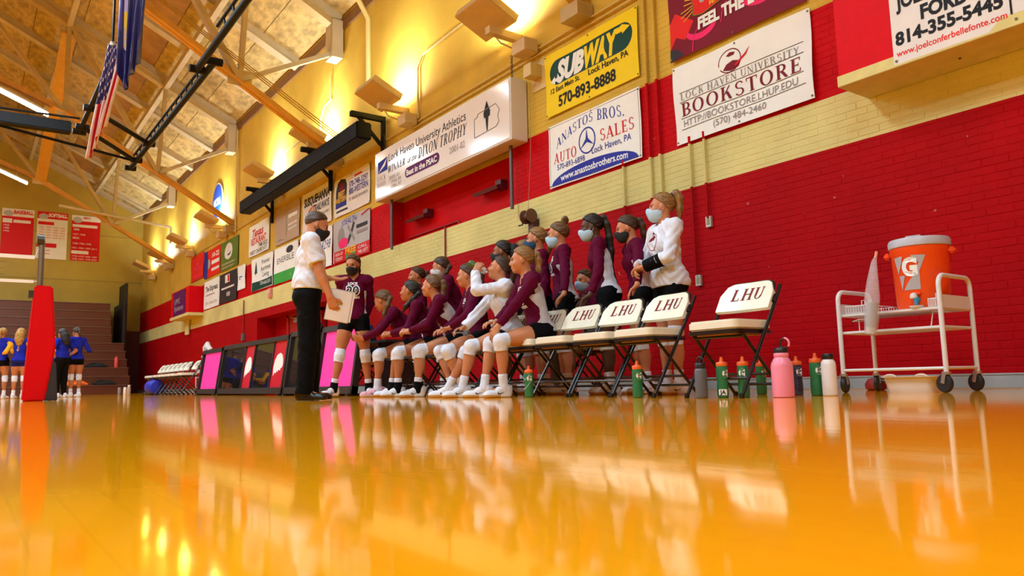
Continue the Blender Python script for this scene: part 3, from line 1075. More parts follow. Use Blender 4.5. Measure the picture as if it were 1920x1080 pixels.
for xs in (.18, LW - .12):
    k = MB()
    for i in range(7):
        z = LH + .04 + i * .055
        k.tube([Vector((xs, .12, z)) + (Vector((.016 * math.cos(t), 0, .03 * math.sin(t))) if i % 2 else Vector((0, .016 * math.cos(t), .03 * math.sin(t)))) for t in np.linspace(0, 6.283, 9)], .006, 5)
    k.build('chain', mat('iron_dark', (.06, .05, .04), .5, .6), r)
for xs in (.35, LW - .28):
    k = MB()
    k.tube([(xs, .18, 0), (xs, .18, -.98)], .028, 10)
    k.tube([(xs - .03, .18, -.55), (xs + .05, .18, -.55)], .012, 6)
    k.build('grey_hanging_pipe', mat('grey_pipe', (.13, .11, .11), .45, .5), r, smooth=True)
# fittings inside the niche
DKR = mat('niche_box_maroon', (.09, .004, .008), .5)
for xs, t in ((-12.5, 'dark red slanted light box in the wall niche beside the left grey pipe'), (-10.1, 'dark red slanted light box in the wall niche beside the right grey pipe')):
    r = thing('niche_light', t, 'wall light', (xs, WY + .18, 3.28))
    m = MB()
    m.box((0, 0, 0), (.7, .2, .06), Matrix.Rotation(.35, 3, 'X'))
    m.build('visor', DKR, r)
    m = MB()
    m.ext(.2, .36, -.02, .115, -.05, .1)
    m.build('bracket', DKR, r)
m = MB()
m.tube([(-13.1, WY + .275, 2.98), (-11.25, WY + .275, 2.98), (-11.2, WY + .27, 2.95), (-11.2, WY + .27, 2.84), (-11.2, WY + .1, 2.835), (-11.2, WY - .02, 2.835), (-11.2, WY - .025, 2.2), (-11.2, WY - .025, .8)], .016, 8)
m.build('conduit', mat('conduit_red', (.30, .01, .012), .45), wr, smooth=True)

# ================================================================== long black housing on wall arms
BLK = mat('black_powder_coat', (.007, .007, .008), .6, bump=.1, bscale=60, spec=.12)
r = thing('black_housing', 'long black box housing carried on black wall arms', 'housing', (-21.0, 6.1, 4.92))
m = MB()
m.ext(0, 7.75, -.16, .16, -.02, .33)
m.build('box', BLK, r, bevel=.025)
for xs in (2.6, 5.2):
    m = MB()
    m.ext(xs, xs + .012, -.163, .163, -.023, .333)
    m.build('seam', mat('seam_dark', (.005, .005, .005), .6), r)
for xs in (.75, 4.84, 7.55):
    m = MB()
    m.ext(xs - .045, xs + .045, .47, .54, -.35, .55)
    m.ext(xs - .05, xs + .05, -.2, .54, .47, .57)
    m.bar((xs, .54, -.1), (xs, -.05, .5), .06, .06)
    m.build('wall_arm', BLK, r)

# ================================================================== wall uplights
PAN = mat('uplight_tray_paint', (.60, .42, .19), .5, noise=.06)


def uplight(X, label):
    r = thing('uplight', label, 'wall light', (X, WY, 5.62 if -21 < X < -16 else 5.36), 0, 'tray uplights along the long wall')
    m = MB()
    R = Matrix.Rotation(-.42, 3, 'X')
    c = Vector((0, -.58, .22))
    m.box(c, (.8, .62, .02), R)
    for s in (-1, 1):
        m.box(c + R @ Vector((s * .4, 0, .06)), (.02, .62, .12), R)
    m.box(c + R @ Vector((0, -.31, .06)), (.8, .02, .12), R)
    m.build('tray', PAN, r)
    m = MB()
    m.ext(.05, .17, -.62, -.01, -.06, .05)
    m.build('arm', PAN, r)
    m = MB()
    m.ext(.3, .62, -.32, -.07, -.42, -.22)
    m.build('ballast_box', PAN, r, bevel=.008)
    m = MB()
    m.tube([(.11, -.5, -.06), (.2, -.45, -.2), (.3, -.2, -.3)], .014, 6)
    m.build('flex_conduit', STEEL, r)
    m = MB()
    m.box(c + R @ Vector((0, 0, .05)), (.6, .2, .05), R)
    m.build('lens', mat('uplight_lens', (1, .97, .9), .4, emit=12), r)
    l = area('lamp', (0, 0, 0), (0, .75, 1), .6, .25, UP_W, (.80, .93, 1))
    l.parent = r
    l.location = (0, -.42, .38)
    return r


for X, t in zip((-9.0, -12.7, -16.4, -20.0, -25.4, -29.6, -33.4, -36.6), (
        'tray uplight with cream visor above the right end of the trophy sign', 'tray uplight above the left end of the trophy sign', 'tray uplight above the middle of the black housing', 'tray uplight above the left end of the black housing',
        'tray uplight just below the blue oval sign', 'tray uplight above the red banner nearest the far corner', 'tray uplight beside the far truss', 'small looking tray uplight nearest the far corner')):
    uplight(X, t)

# conduits, pipes and boxes on the wall
CON = mat('conduit_cream', (.62, .45, .15), .45)


def pipe(name, label, pts, r_, mt, cat='conduit'):
    k = MB()
    k.tube(pts, r_, 8)
    return tag(k.build(name, mt, smooth=True), label, cat)


y_ = WY - .04
pipe('conduit', 'cream conduit rising from the uplight over the trophy sign', [(-12.1, y_, 5.06), (-12.1, y_, 5.5), (-12.1, y_, 6.05), (-11.9, y_, 6.25), (-9.4, y_, 6.3), (-5, y_, 6.3)], .022, CON)
pipe('conduit', 'upper cream conduit line above the trophy sign', [(-30, y_, 5.02), (-12.3, y_, 5.02), (-2, y_, 5.02)], .016, CON)
pipe('conduit', 'lower cream conduit line just above the trophy sign', [(-12.3, y_, 4.93), (-2, y_, 4.93)], .016, CON)
pipe('downpipe', 'thick cream pipe bending off the roof edge', [(-14.2, 6.3, 8.35), (-14.2, 6.42, 8.25), (-14.2, y_ - .03, 7.9), (-14.2, y_ - .03, 6.3)], .055, CON, 'pipe')
pipe('conduit', 'short cream conduit hooked over the black housing', [(-16.9, y_, 5.3), (-16.9, y_, 6.5), (-16.7, y_, 6.75), (-16.3, y_, 6.8), (-16.3, y_, 7.4)], .022, CON)
pipe('conduit', 'cream conduit dropping to the uplight beside the black housing', [(-20.5, y_, 5.3), (-20.5, y_, 6.1), (-20.2, y_, 6.3), (-17.6, y_, 6.4)], .022, CON)
pipe('conduit', 'cream conduit beside the blue oval sign', [(-23.9, y_, 4.95), (-23.9, y_, 8.3)], .03, CON)
WPC = WALL
for xs, t in ((-6.28, 'painted conduit left of the two beside the car dealer banner'), (-6.12, 'painted conduit right of the two beside the car dealer banner')):
    pipe('conduit', t, [(xs, y_, 1.0), (xs, y_, 3), (xs, y_, 6.2)], .02, WPC)
for xs, z0, t in ((-5.66, 1.3, 'painted conduit running down under the left corner of the bookstore banner'), (-5.45, 1.9, 'painted conduit running down to the upper grey outlet box'), (-6.75, 1.9, 'painted conduit behind the player with the black mask')):
    pipe('conduit', t, [(xs, y_, z0), (xs, y_, 2), (xs, y_, 2.9)], .016, WPC)
for a, t in (((-5.45, 1.86), 'small grey outlet box below the bookstore banner'), ((-5.64, 1.22), 'small yellowed switch box low behind the player in white'), ((-6.72, 1.84), 'small grey switch box behind the player with the black mask')):
    r = thing('outlet_box', t, 'outlet', (a[0], WY - .006, a[1]))
    m = MB()
    r.scale = (.62, .62, .62)
    m.ext(-.06, .06, -.06, 0, -.10, .10)
    m.build('box', mat('galvanised_box', (.55, .52, .47), .4, .4), r, bevel=.006)
    m = MB()
    m.ext(-.03, .03, -.066, -.06, -.055, .055)
    m.build('switch_plate', mat('switch_plate', (.30, .26, .12), .5), r)
    m = MB()
    m.tube([(0, -.07, .075), (0, -.06, .075)], .01, 8)
    m.build('screw', mat('screw_dark', (.05, .04, .03), .5), r)
# pencil-sharpener-like winder on a bracket
r = thing('wall_winder', 'dark brown winch with crank handle on the cream stripe', 'winch', (-8.62, WY - .006, 2.38))
r.scale = (.85, .85, .85)
MR = mat('winch_maroon', (.06, .012, .012), .5)
m = MB()
m.ext(-.08, .08, -.12, 0, -.2, .12)
m.build('bracket', MR, r, bevel=.006)
m = MB()
m.lathe([(.05, -.10), (.12, -.10), (.12, -.08), (.06, -.07), (.06, .07), (.12, .08), (.12, .10), (.05, .10)], 16, (0, -.17, .16), 0, Matrix.Rotation(math.pi / 2, 3, 'Y'))
m.build('drum', mat('winch_brown', (.13, .05, .03), .5), r, smooth=True)
m = MB()
m.tube([(-.11, -.17, .16), (-.16, -.17, .16), (-.16, -.18, .04), (-.26, -.19, .04)], .013, 8)
m.build('crank', mat('winch_black', (.01, .01, .01), .4), r, smooth=True)
m = MB()
m.tube([(0, -.17, .28), (.02, -.10, 1.3), (.03, -.08, 2.55)], .005, 5)
m.build('cable', mat('cable_grey', (.25, .2, .15), .5), r)
# steel plate with bracket by the light box
r = thing('wall_plate', 'cream steel plate with stub bracket right of the trophy sign', 'bracket', (-8.45, WY - .006, 4.62))
m = MB()
m.ext(-.16, .16, -.012, 0, -.22, .25)
m.build('plate', CON, r)
m = MB()
m.ext(-.10, .08, -.22, -.012, -.05, .14)
m.build('stub', CON, r)
# fire strobe
r = thing('alarm_strobe', 'pale pink alarm strobe under the tree banner', 'alarm', (-20.5, WY - .006, 2.68))
m = MB()
m.ext(-.11, .11, -.06, 0, -.13, .13)
m.build('case', mat('strobe_pink', (.75, .28, .22), .4), r, bevel=.01)
m = MB()
m.ext(-.06, .06, -.075, -.06, -.02, .09)
m.build('strobe_lens', mat('strobe_lens', (.85, .6, .55), .2), r)
r = thing('outlet_box', 'grey conduit box on the red wall left of the doors', 'outlet', (-22.9, WY - .006, 1.62))
m = MB()
m.ext(-.09, .09, -.07, 0, -.11, .11)
m.build('box', mat('grey_box', (.14, .12, .12), .5), r, bevel=.01)
m = MB()
m.tube([(0, -.03, .11), (0, -.03, 1.1)], .018, 6)
m.build('riser', mat('conduit_red', (.30, .01, .012), .45), r)

# double doors in their recess
DRD = mat('door_red', (.42, .006, .008), .4, noise=.05)
r = bpy.data.objects.new('door_1', None)
COL.objects.link(r)
r.location = (-19.1, WY + .44, 0)
r['kind'] = 'structure'
m = MB()
for a, b, c, d in ((-1.25, -1.1, 0, 2.06), (1.1, 1.25, 0, 2.06), (-1.25, 1.25, 2.0, 2.078)):
    m.ext(a, b, -.06, .06, c, d)
m.build('door_frame', DRD, r)
for s in (-1, 1):
    m = MB()
    m.ext(.02 * s, 1.08 * s, -.03, .03, .02, 1.98)
    lf = m.build('door_leaf', DRD, r)
    m = MB()
    m.ext(.25 * s, .6 * s, -.10, -.03, 1.82, 1.92)
    m.bar((.4 * s, -.09, 1.93), (.75 * s, -.12, 1.96), .03, .02)
    m.build('door_closer', mat('closer_grey', (.45, .43, .40), .4, .5), lf)
    m = MB()
    m.tube([(.12 * s, -.06, 1.0), (.95 * s, -.06, 1.0)], .02, 8)
    m.build('push_bar', mat('closer_grey', (.45, .43, .40), .4, .5), lf)

# smaller bulkhead far along the wall
r = thing('bulkhead', 'small red boxed bulkhead with cream ledge near the far corner', 'bulkhead', (-30.5, 6.2, 2.67))
m = MB()
m.ext(0, 2.75, 0, .493, .1, 1.03)
m.build('red_box', SCR, r)
m = MB()
m.ext(-.03, 2.78, -.03, .493, 0, .1)
m.build('ledge', CRM, r)
m = MB()
for i in range(3):
    m = MB()
    m.tube([(.62 + .16 * i, .42, -.001), (.62 + .16 * i, .42, -.55)], .05, 8)
    m.build('pipe_below', CRM, r)
banner('banner', 'purple hospital panel on the small red bulkhead', 'banner', -30.1, -28.25, 2.74, 3.66, 'purple', [('text', 'UPMC', .10, .52, .2, .5, 'silver', dict(shear=.2)), ('text', 'Systems', .10, .24, .2, .75, 'silver', {})], y=6.195, wavy=.002, seed=20, group=G1)

# ================================================================== far wall: sports boards, bleachers
G2 = 'sports record boards on the far wall'
banner('sports_board', 'red BASEBALL record board at the left on the far wall', 'banner', 1.0, 2.2, 6.12, 8.27, 'red', [('rect', 0, .84, 1, 1, 'paper'), ('poly', ellipse(.2, .9, .16, .06), 'silver'), ('text', 'BASEBALL', .36, .9, .07, .62, 'red', dict(bold=.05)), ('rect', .03, .70, .32, .79, 'paper'), ('rect', .36, .71, .9, .77, 'paper'), ('text', '1960', .06, .63, .035, .18, 'paper', {}), ('text', '1980', .06, .57, .035, .18, 'paper', {}), ('text', '1996', .06, .51, .035, .18, 'paper', {})], y=XF + .01, wavy=.004, seed=21, group=G2, axis='x', grommets=False)
banner('sports_board', 'white SOFTBALL record board in the middle of the far wall trio', 'banner', 2.33, 3.52, 6.12, 8.27, 'paper', [('rect', 0, .85, 1, 1, 'red'), ('poly', ellipse(.2, .9, .16, .06), 'silver'), ('text', 'SOFTBALL', .36, .9, .07, .62, 'paper', dict(bold=.05)), ('rect', .03, .72, .55, .79, 'red')] + [('text', t, .06, .655 - .055 * i, .03, .86, 'red', {}) for i, t in enumerate(('1982 1983 1984 1985', '1986 1987 1988 1989', '1990 1991 1992 1993', '1994 1995 1996 1997', '1999 2006 2009 2015'))] + [('rect', .0, .24, .66, .33, 'red'), ('text', '1982 1987', .06, .16, .03, .4, 'red', {}), ('text', '1990 2006', .06, .09, .03, .4, 'red', {})], y=XF + .01, wavy=.004, seed=22, group=G2, axis='x', grommets=False)
banner('sports_board', 'red record board at the right of the far wall trio', 'banner', 3.68, 4.85, 6.12, 8.24, 'red', [('rect', 0, .88, 1, 1, 'paper'), ('poly', ellipse(.2, .9, .16, .07), 'silver'), ('text', "MEN'S", .4, .93, .045, .24, 'red', dict(bold=.04)), ('rect', .03, .74, .9, .80, 'paper'), ('text', 'NAIA', .08, .67, .04, .2, 'paper', dict(bold=.04)), ('text', '1977 1978', .06, .56, .035, .42, 'paper', {}), ('text', 'NCAA', .06, .48, .04, .22, 'paper', dict(bold=.04)), ('text', '1980 1986 1990', .06, .36, .035, .64, 'paper', {}), ('text', '1991 1993 1997 2011', .04, .26, .035, .86, 'paper', {}), ('rect', .03, .15, .62, .22, 'paper'), ('text', '1978 1979 1980 1989', .06, .08, .03, .86, 'paper', {}), ('text', '1990 1997 1998 2002', .06, .02, .03, .86, 'paper', {})], y=XF + .01, wavy=.004, seed=23, group=G2, axis='x', grommets=False)

WOODB = mat('bleacher_wood', (.115, .026, .006), .4, noise=.22, nscale=3, stretch=(1, 8, 8))
WOODE = mat('bleacher_edge', (.24, .115, .07), .4, noise=.15)
r = thing('bleachers', 'brown wooden bleachers pushed back against the far wall', 'bleachers', (XF, 0, 0))
for i in range(11):
    z = .36 * i
    d = 5.4 - .42 * i if i < 6 else 3.0 - .18 * (i - 6)
    y1 = 5.55 if i < 6 else 5.1
    m = MB()
    m.ext(0.01, d, -9.5, y1, z + .002, z + .34)
    m.build('riser_board', WOODB, r)
    m = MB()
    m.ext(0.01, d + .04, -9.5, y1 + .02, z + .34, z + .36)
    m.build('seat_edge', WOODE, r)
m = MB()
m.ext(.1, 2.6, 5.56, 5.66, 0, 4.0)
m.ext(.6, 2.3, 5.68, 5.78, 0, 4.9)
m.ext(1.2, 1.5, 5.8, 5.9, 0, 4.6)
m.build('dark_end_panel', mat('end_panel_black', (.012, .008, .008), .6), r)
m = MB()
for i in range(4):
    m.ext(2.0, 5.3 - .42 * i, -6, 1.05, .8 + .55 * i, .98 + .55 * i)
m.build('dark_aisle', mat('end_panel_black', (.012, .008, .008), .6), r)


# ================================================================== folding chairs
CH_BLK = mat('chair_black_enamel', (.005, .005, .006), .28)
VINYL = mat('cream_vinyl', (.80, .76, .60), .35, noise=.05, nscale=5, bump=.06, bscale=18)
SEATU = mat('seat_underside', (.36, .16, .05), .6)


def make_chair():
    r = thing('folding_chair', 'chair', 'chair')
    rs = MB()
    out = rrect(.42, .40, .05, 4)
    rs.prism([(u, v - .02) for u, v in out], lambda u, v, d: (u, v, d), .455, .522)
    st = rs.build('seat_cushion', VINYL, r, smooth=True, bevel=.012)
    m = MB()
    m.prism([(u * 1.02, v * 1.02 - .02) for u, v in out], lambda u, v, d: (u, v, d), .428, .455)
    m.build('seat_pan', CH_BLK, r)
    m = MB()
    m.prism([(u * .8, v * .8 - .02) for u, v in out], lambda u, v, d: (u, v, d), .420, .4285)
    m.build('seat_underside', SEATU, r)
    # backrest: gently bowed pad with arched top
    t = .60
    prof = [(-.215, 0), (.215, 0), (.225, .06)] + arc(.12, .135, .105, .10, 0, 90, 6) + arc(-.12, .135, .105, .10, 90, 180, 6) + [(-.225, .06)]
    dirn = Vector((0, .46, .79)).normalized()

    def bk(u, v, d):
        bow = .03 * (1 - (u / .22) ** 2)
        base = Vector((u, .135 + bow, t)) + dirn * v
        return base + Vector((0, -dirn.z, dirn.y)) * d
    m = MB()
    # subdivide pad across so the bow shows
    xs = [-.225 + .45 * i / 12 for i in range(13)]

    def top(u):
        a = abs(u)
        return .235 if a < .12 else .135 + .10 * math.sqrt(max(0, 1 - ((a - .12) / .105) ** 2))
    for d, flip in ((.016, False), (-.016, True)):
        vs = [bk(x, 0 if k == 0 else (top(x) if k == 2 else top(x) * .5), d) for x in xs for k in range(3)]
        fs = [(i * 3 + k, (i + 1) * 3 + k, (i + 1) * 3 + k + 1, i * 3 + k + 1) for i in range(12) for k in range(2)]
        m.add(vs, fs)
    n = 39
    ring = [i * 3 for i in range(13)] + [36 + 1, 36 + 2] + [i * 3 + 2 for i in range(11, -1, -1)] + [1]
    m.f += [(a, b, b + n, a + n) for a, b in zip(ring, ring[1:] + ring[:1])]
    m.m += [0] * len(ring)
    b = m.build('backrest', VINYL, r, smooth=True)
    vs, fs = fit2d(serif2d('LHU', .12), .098, .275)
    k = MB()
    k.add([bk(x - .135, z + .083, .0195) for x, z in vs], fs)
    k.build('lettering', ink('maroon'), b)
    for s in (-1, 1):
        m = MB()
        A = [(s * .232, .267, .77), (s * .232, .20, .655), (s * .232, -.22, .012)]
        m.tube(A, .0125, 8)
        m.build('side_frame', CH_BLK, r, smooth=True)
        m = MB()
        m.tube([(s * .205, -.15, .43), (s * .205, .27, .012)], .0115, 8)
        m.build('rear_leg', CH_BLK, r, smooth=True)
        for y in (-.225, .275):
            m = MB()
            m.tube([(s * (.232 if y < 0 else .205), y, 0), (s * (.232 if y < 0 else .205), y * .98, .03)], .018, 8)
            m.build('foot_cap', CH_BLK, r)
    m = MB()
    pts = [bk(-.232, .06, -.012)] + [bk(x, top(x) + .008, -.006) for x in xs[1:-1]] + [bk(.232, .06, -.012)]
    m.tube(pts, .0125, 8)
    m.build('back_frame', CH_BLK, r, smooth=True)
    for a, b_ in (((-.232, -.14, .13), (.232, -.14, .13)), ((-.205, .20, .085), (.205, .20, .085)), ((-.205, .13, .155), (.205, .13, .155)), ((-.21, -.13, .41), (.21, -.13, .41))):
        m = MB()
        m.tube([a, b_], .010, 8)
        m.build('cross_bar', CH_BLK, r, smooth=True)
    return r


chair0 = make_chair()
CHY = 4.34
CHX = (-4.17, -4.67, -5.17, -5.67, -6.17, -6.67, -7.17, -7.67, -8.17)
CHL = ('cream folding chair at the right end of the row, before the player in white', 'cream folding chair second from the right end of the row', 'cream folding chair third from the right end, hand resting on it', 'folding chair the blonde ponytail player sits on',
       'folding chair under the player drinking from a bottle', 'folding chair under the player with number 7', 'folding chair under the player with pale side panel and bun', 'folding chair under the dark-haired seated player', 'folding chair under the seated player next to the standing player')
chair0.location = (-3.39, CHY - .02, 0)
tag(chair0, 'cream folding chair standing alone to the right of the row', 'chair', 'sideline folding chairs')
for x, t in zip(CHX, CHL):
    c = copy_tree(chair0)
    c.location = (x, CHY + rnd.uniform(-.015, .015), 0)
    c.rotation_euler.z = rnd.uniform(-.04, .04)
    tag(c, t, 'chair', 'sideline folding chairs')
for i in range(8):
    c = copy_tree(chair0)
    c.location = (-19.6 - .52 * i - (.3 if i == 0 else 0) * -1, CHY, 0)
    tag(c, 'cream folding chair, %s from the right in the far bench row' % ('first', 'second', 'third', 'fourth', 'fifth', 'sixth', 'seventh', 'eighth')[i], 'chair', 'far bench folding chairs')

# ================================================================== bottles
GRN = mat('bottle_green', (.012, .17, .06), .3, spec=.6)
ORG = mat('bottle_cap_orange', (.85, .13, .015), .4)


def wrap(vf, r_, ang, z0, h, w):
    vs, fs = fit2d(vf, h, w)
    return [(r_ * math.cos(ang + (x - w / 2) / r_), r_ * math.sin(ang + (x - w / 2) / r_), z0 + z) for x, z in vs], fs


def squeeze_bottle(loc, label, body=GRN, cap=ORG, ang=-1.6, tape=None, s=1.0):
    r = thing('squeeze_bottle', label, 'bottle', loc, 0, 'squeeze bottles on the floor')
    m = MB()
    m.lathe([(.030, .0), (.036, .004), (.038, .02), (.038, .085), (.0355, .105), (.0355, .115), (.0385, .135), (.0385, .195), (.036, .212), (.034, .218)], 24)
    m.build('body', body, r, smooth=True)
    m = MB()
    m.lathe([(.037, .212), (.038, .216), (.038, .232), (.034, .238), (.016, .242), (.014, .246)], 24)
    m.build('lid', cap, r, smooth=True)
    m = MB()
    m.lathe([(.012, .243), (.013, .25), (.010, .256), (.012, .262), (.008, .272), (.004, .274)], 14)
    m.build('nozzle', cap, r, smooth=True)
    v, f = wrap(text2d('G', .06), .0394, ang, .140, .048, .044)
    m = MB()
    m.add(v, f)
    m.build('letter', ink('white'), r)
    v, f = wrap(([(0, 0), (.35, .45), (.2, .45), (.6, 1), (.5, .55), (.7, .55)], [(0, 1, 2, 3, 4, 5)]), .0400, ang, .150, .028, .013)
    m = MB()
    m.add(v, f)
    m.build('bolt_mark', ink('orange'), r)
    if tape:
        vs = [(.0392 * math.cos(-1.65 + 1.5 * i / 10), .0392 * math.sin(-1.65 + 1.5 * i / 10), z) for z in (.018, .058) for i in range(11)]
        m = MB()
        m.add(vs, [(i, i + 1, i + 12, i + 11) for i in range(10)])
        t = m.build('tape_label', ink('white'), r)
        v, f = wrap(text2d(tape, .03), .0400, -.92, .025, .027, .040)
        m = MB()
        m.add(v, f)
        m.build('lettering', ink('black'), t)
    r.scale = (s, s, s)
    return r


squeeze_bottle((-5.32, 4.0, 0), 'green squeeze bottle with a face mask hanging off it', ang=-.5)
squeeze_bottle((-4.10, 4.1, 0), 'green squeeze bottle alone in front of the right end chair', ang=-.45)
squeeze_bottle((-3.36, 4.16, 0), 'green squeeze bottle with white handwritten tape reading JA', ang=-.30, tape='JA')
squeeze_bottle((-3.25, 4.24, 0), 'green squeeze bottle with a dark band under the lone chair', ang=-1.15)
squeeze_bottle((-3.63, 4.95, 0), 'green squeeze bottle in shade behind the lone chair', ang=-.3)
squeeze_bottle((-3.22, 4.8, 0), 'dark patterned squeeze bottle half hidden behind the pink jug', body=mat('bottle_dark_print', (.03, .03, .06), .35, noise=.9, nscale=40), ang=-.5)
squeeze_bottle((-2.98, 4.66, 0), 'green squeeze bottle between the pink jug and the white flask', ang=-.5, s=1.04)
# paper mask draped over the first bottle
r = thing('face_mask', 'pale blue face mask hanging on a green squeeze bottle', 'mask', (-5.32, 4.0, 0))
m = MB()
n = 8
vs = []
for j in range(5):
    for i in range(n + 1):
        a = -3.6 + 1.5 * i / n
        rr = .043 + .006 * math.sin(j * 2.2)
        vs.append((rr * math.cos(a), rr * math.sin(a), .205 - .022 * j))
m.add(vs, [(j * (n + 1) + i, j * (n + 1) + i + 1, (j + 1) * (n + 1) + i + 1, (j + 1) * (n + 1) + i) for j in range(4) for i in range(n)])
o = m.build('pleated_sheet', mat('mask_blue', (.42, .62, .78), .8), r, smooth=True)
o.modifiers.new('thickness', 'SOLIDIFY').thickness = .002
m = MB()
m.tube([(.043 * math.cos(a), .043 * math.sin(a), .2 - .05 * math.sin((a + 3.6) / 3.2 * math.pi)) for a in np.linspace(-3.6, -.4, 12)], .0015, 5)
m.build('ear_loop', mat('loop_white', (.8, .8, .8), .8), r)
m = MB()
m.tube([(.043 * math.cos(a), .043 * math.sin(a), .13 - .06 * math.sin((a + 3.6) / 3.2 * math.pi)) for a in np.linspace(-3.6, -.4, 12)], .0015, 5)
m.build('ear_loop', mat('loop_white', (.8, .8, .8), .8), r)

r = thing('water_jug', 'pink insulated jug with black lid and ring handle', 'bottle', (-2.99, 4.3, 0))
PNK = mat('jug_pink', (.88, .26, .36), .4, bump=.03, bscale=200)
m = MB()
m.lathe([(.060, 0), (.068, .004), (.069, .02), (.069, .20), (.064, .222), (.048, .250), (.044, .256), (.044, .268)], 32)
m.build('body', PNK, r, smooth=True)
m = MB()
m.lathe([(.046, .262), (.047, .265), (.047, .281), (.044, .285)], 28)
m.build('collar', PNK, r, smooth=True)
m = MB()
m.lathe([(.043, .284), (.044, .288), (.044, .308), (.038, .318), (.01, .322)], 28)
m.build('lid', mat('lid_black', (.012, .012, .014), .4), r, smooth=True)
m = MB()
m.tube([(.03 + .032 * math.cos(t), 0, .345 + .032 * math.sin(t)) for t in np.linspace(0, 6.283, 20)], .007, 8)
m.build('ring_handle', mat('lid_black', (.012, .012, .014), .4), r, smooth=True)
m = MB()
m.tube([(.03 + .034 * math.cos(t), 0, .345 + .034 * math.sin(t)) for t in np.linspace(-.6, 1.5, 10)], .0078, 8)
m.build('grip', PNK, r, smooth=True)
r = thing('steel_flask', 'grey steel flask with black loop lid beside the lone chair', 'bottle', (-3.45, 4.05, 0))
m = MB()
m.lathe([(.036, 0), (.040, .004), (.041, .012), (.041, .182), (.037, .195), (.034, .2)], 28)
m.build('body', mat('flask_grey', (.11, .11, .12), .4), r, smooth=True)
m = MB()
m.lathe([(.035, .198), (.036, .202), (.036, .232), (.033, .236)], 28)
m.build('lid', mat('lid_black', (.012, .012, .014), .4), r, smooth=True)
m = MB()
m.tube([(.032 * math.cos(t), 0, .234 + .045 * math.sin(t)) for t in np.linspace(0, 3.1416, 12)], .005, 8)
m.build('loop_handle', mat('lid_black', (.012, .012, .014), .4), r, smooth=True)
r = thing('steel_flask', 'white steel flask with black cap beside the cart', 'bottle', (-2.86, 4.62, 0))
m = MB()
m.lathe([(.042, 0), (.046, .004), (.047, .012), (.047, .205), (.043, .222), (.034, .236), (.033, .242)], 28)
m.build('body', mat('flask_white', (.82, .79, .76), .4), r, smooth=True)
m = MB()
m.lathe([(.034, .238), (.036, .242), (.036, .272), (.033, .276)], 28)
m.build('cap', mat('lid_black', (.012, .012, .014), .4), r, smooth=True)

# ================================================================== white cart
WHT = mat('cart_white_enamel', (.74, .71, .68), .35, noise=.04)


def make_cart(loc, label):
    r = thing('utility_cart', label, 'cart', loc)
    W, D = .74, .46                        # origin at front left leg
    for x, n in ((0, 'left'), (W, 'right')):
        m = MB()
        h = .76 if n == 'left' else .80
        pts = [(x, 0, .135), (x, 0, h - .07)] + [(x, .07 - .07 * math.cos(t), h - .07 + .07 * math.sin(t)) for t in np.linspace(.3, 1.5708, 5)] + [(x, D - .07 + .07 * math.sin(t), h - .07 + .07 * math.cos(t)) for t in np.linspace(0, 1.27, 5)] + [(x, D, h - .07), (x, D, .135)]
        m.tube(pts, .0165, 12)
        m.build('end_hoop', WHT, r, smooth=True)
        m = MB()
        m.ext(x - .004, x + .004, .01, D - .01, .575, .665)
        m.build('end_panel', WHT, r)
    for z, t in ((.575, .02), (.445, .02)):
        m = MB()
        m.ext(.0, W, .012, D - .012, z - t / 2, z + t / 2)
        m.build('shelf', WHT, r, bevel=.004)
    for y in (0, D):
        m = MB()
        m.tube([(0, y, .165), (W, y, .165)], .011, 8)
        m.build('lower_rail', WHT, r, smooth=True)
    m = MB()
    m.tube([(W, 0, .165), (W, D, .165)], .011, 8)
    m.build('lower_rail', WHT, r, smooth=True)
    rb = mat('caster_black', (.014, .014, .015), .5)
    gm = mat('caster_zinc', (.55, .53, .5), .35, .8)
    for x, y, sw in ((0, 0, .2), (0, D, .3), (W, 0, 1.25), (W, D, 1.2)):
        m = MB()
        R = Matrix.Rotation(sw, 3, 'Z') @ Matrix.Rotation(math.pi / 2, 3, 'Y')
        c = Vector((x, y, .062)) + Matrix.Rotation(sw, 3, 'Z') @ Vector((0, .02, 0))
        m.lathe([(.02, -.016), (.056, -.016), (.062, -.008), (.062, .008), (.056, .016), (.02, .016)], 24, c, 0, R)
        w = m.build('wheel', rb, r, smooth=True)
        m = MB()
        a = Vector((x, y, .14))
        for s in (-.021, .021):
            o_ = Matrix.Rotation(sw, 3, 'Z') @ Vector((s, 0, 0))
            m.bar(a + o_, c + o_, .005, .03)
        m.tube([a, a - Vector((0, 0, .02))], .02, 10)
        m.build('fork', gm, w)
    return r


make_cart((-3.20, 5.36, 0), 'white tube-framed utility cart carrying the big orange cooler')
# wire baskets lying on the cart
WIRE = mat('wire_white', (.76, .74, .72), .35)


def wire_basket(loc, w, d, h, label):
    r = thing('wire_rack', label, 'rack', loc)
    rim = MB()
    rim.tube([(0, 0, h), (w, 0, h), (w, d, h), (0, d, h), (0, 0, h)], .004, 6)
    rim.build('rim', WIRE, r)
    m = MB()
    n = 8
    for i in range(n + 1):
        x = w * i / n
        m.tube([(x, 0, h), (x, 0, .004), (x, d, .004), (x, d, h)], .0025, 5)
    for j in range(5):
        y = d * j / 4
        m.tube([(0, y, h), (0, y, .004), (w, y, .004), (w, y, h)], .0025, 5)
    m.build('wires', WIRE, r, kind='stuff')
    m = MB()
    m.tube([(w * .8, 0, h), (w * .8, -.0, h + .035), (w * .97, 0, h + .035), (w * .97, 0, h)], .004, 6)
    m.build('handle', WIRE, r)
    return r


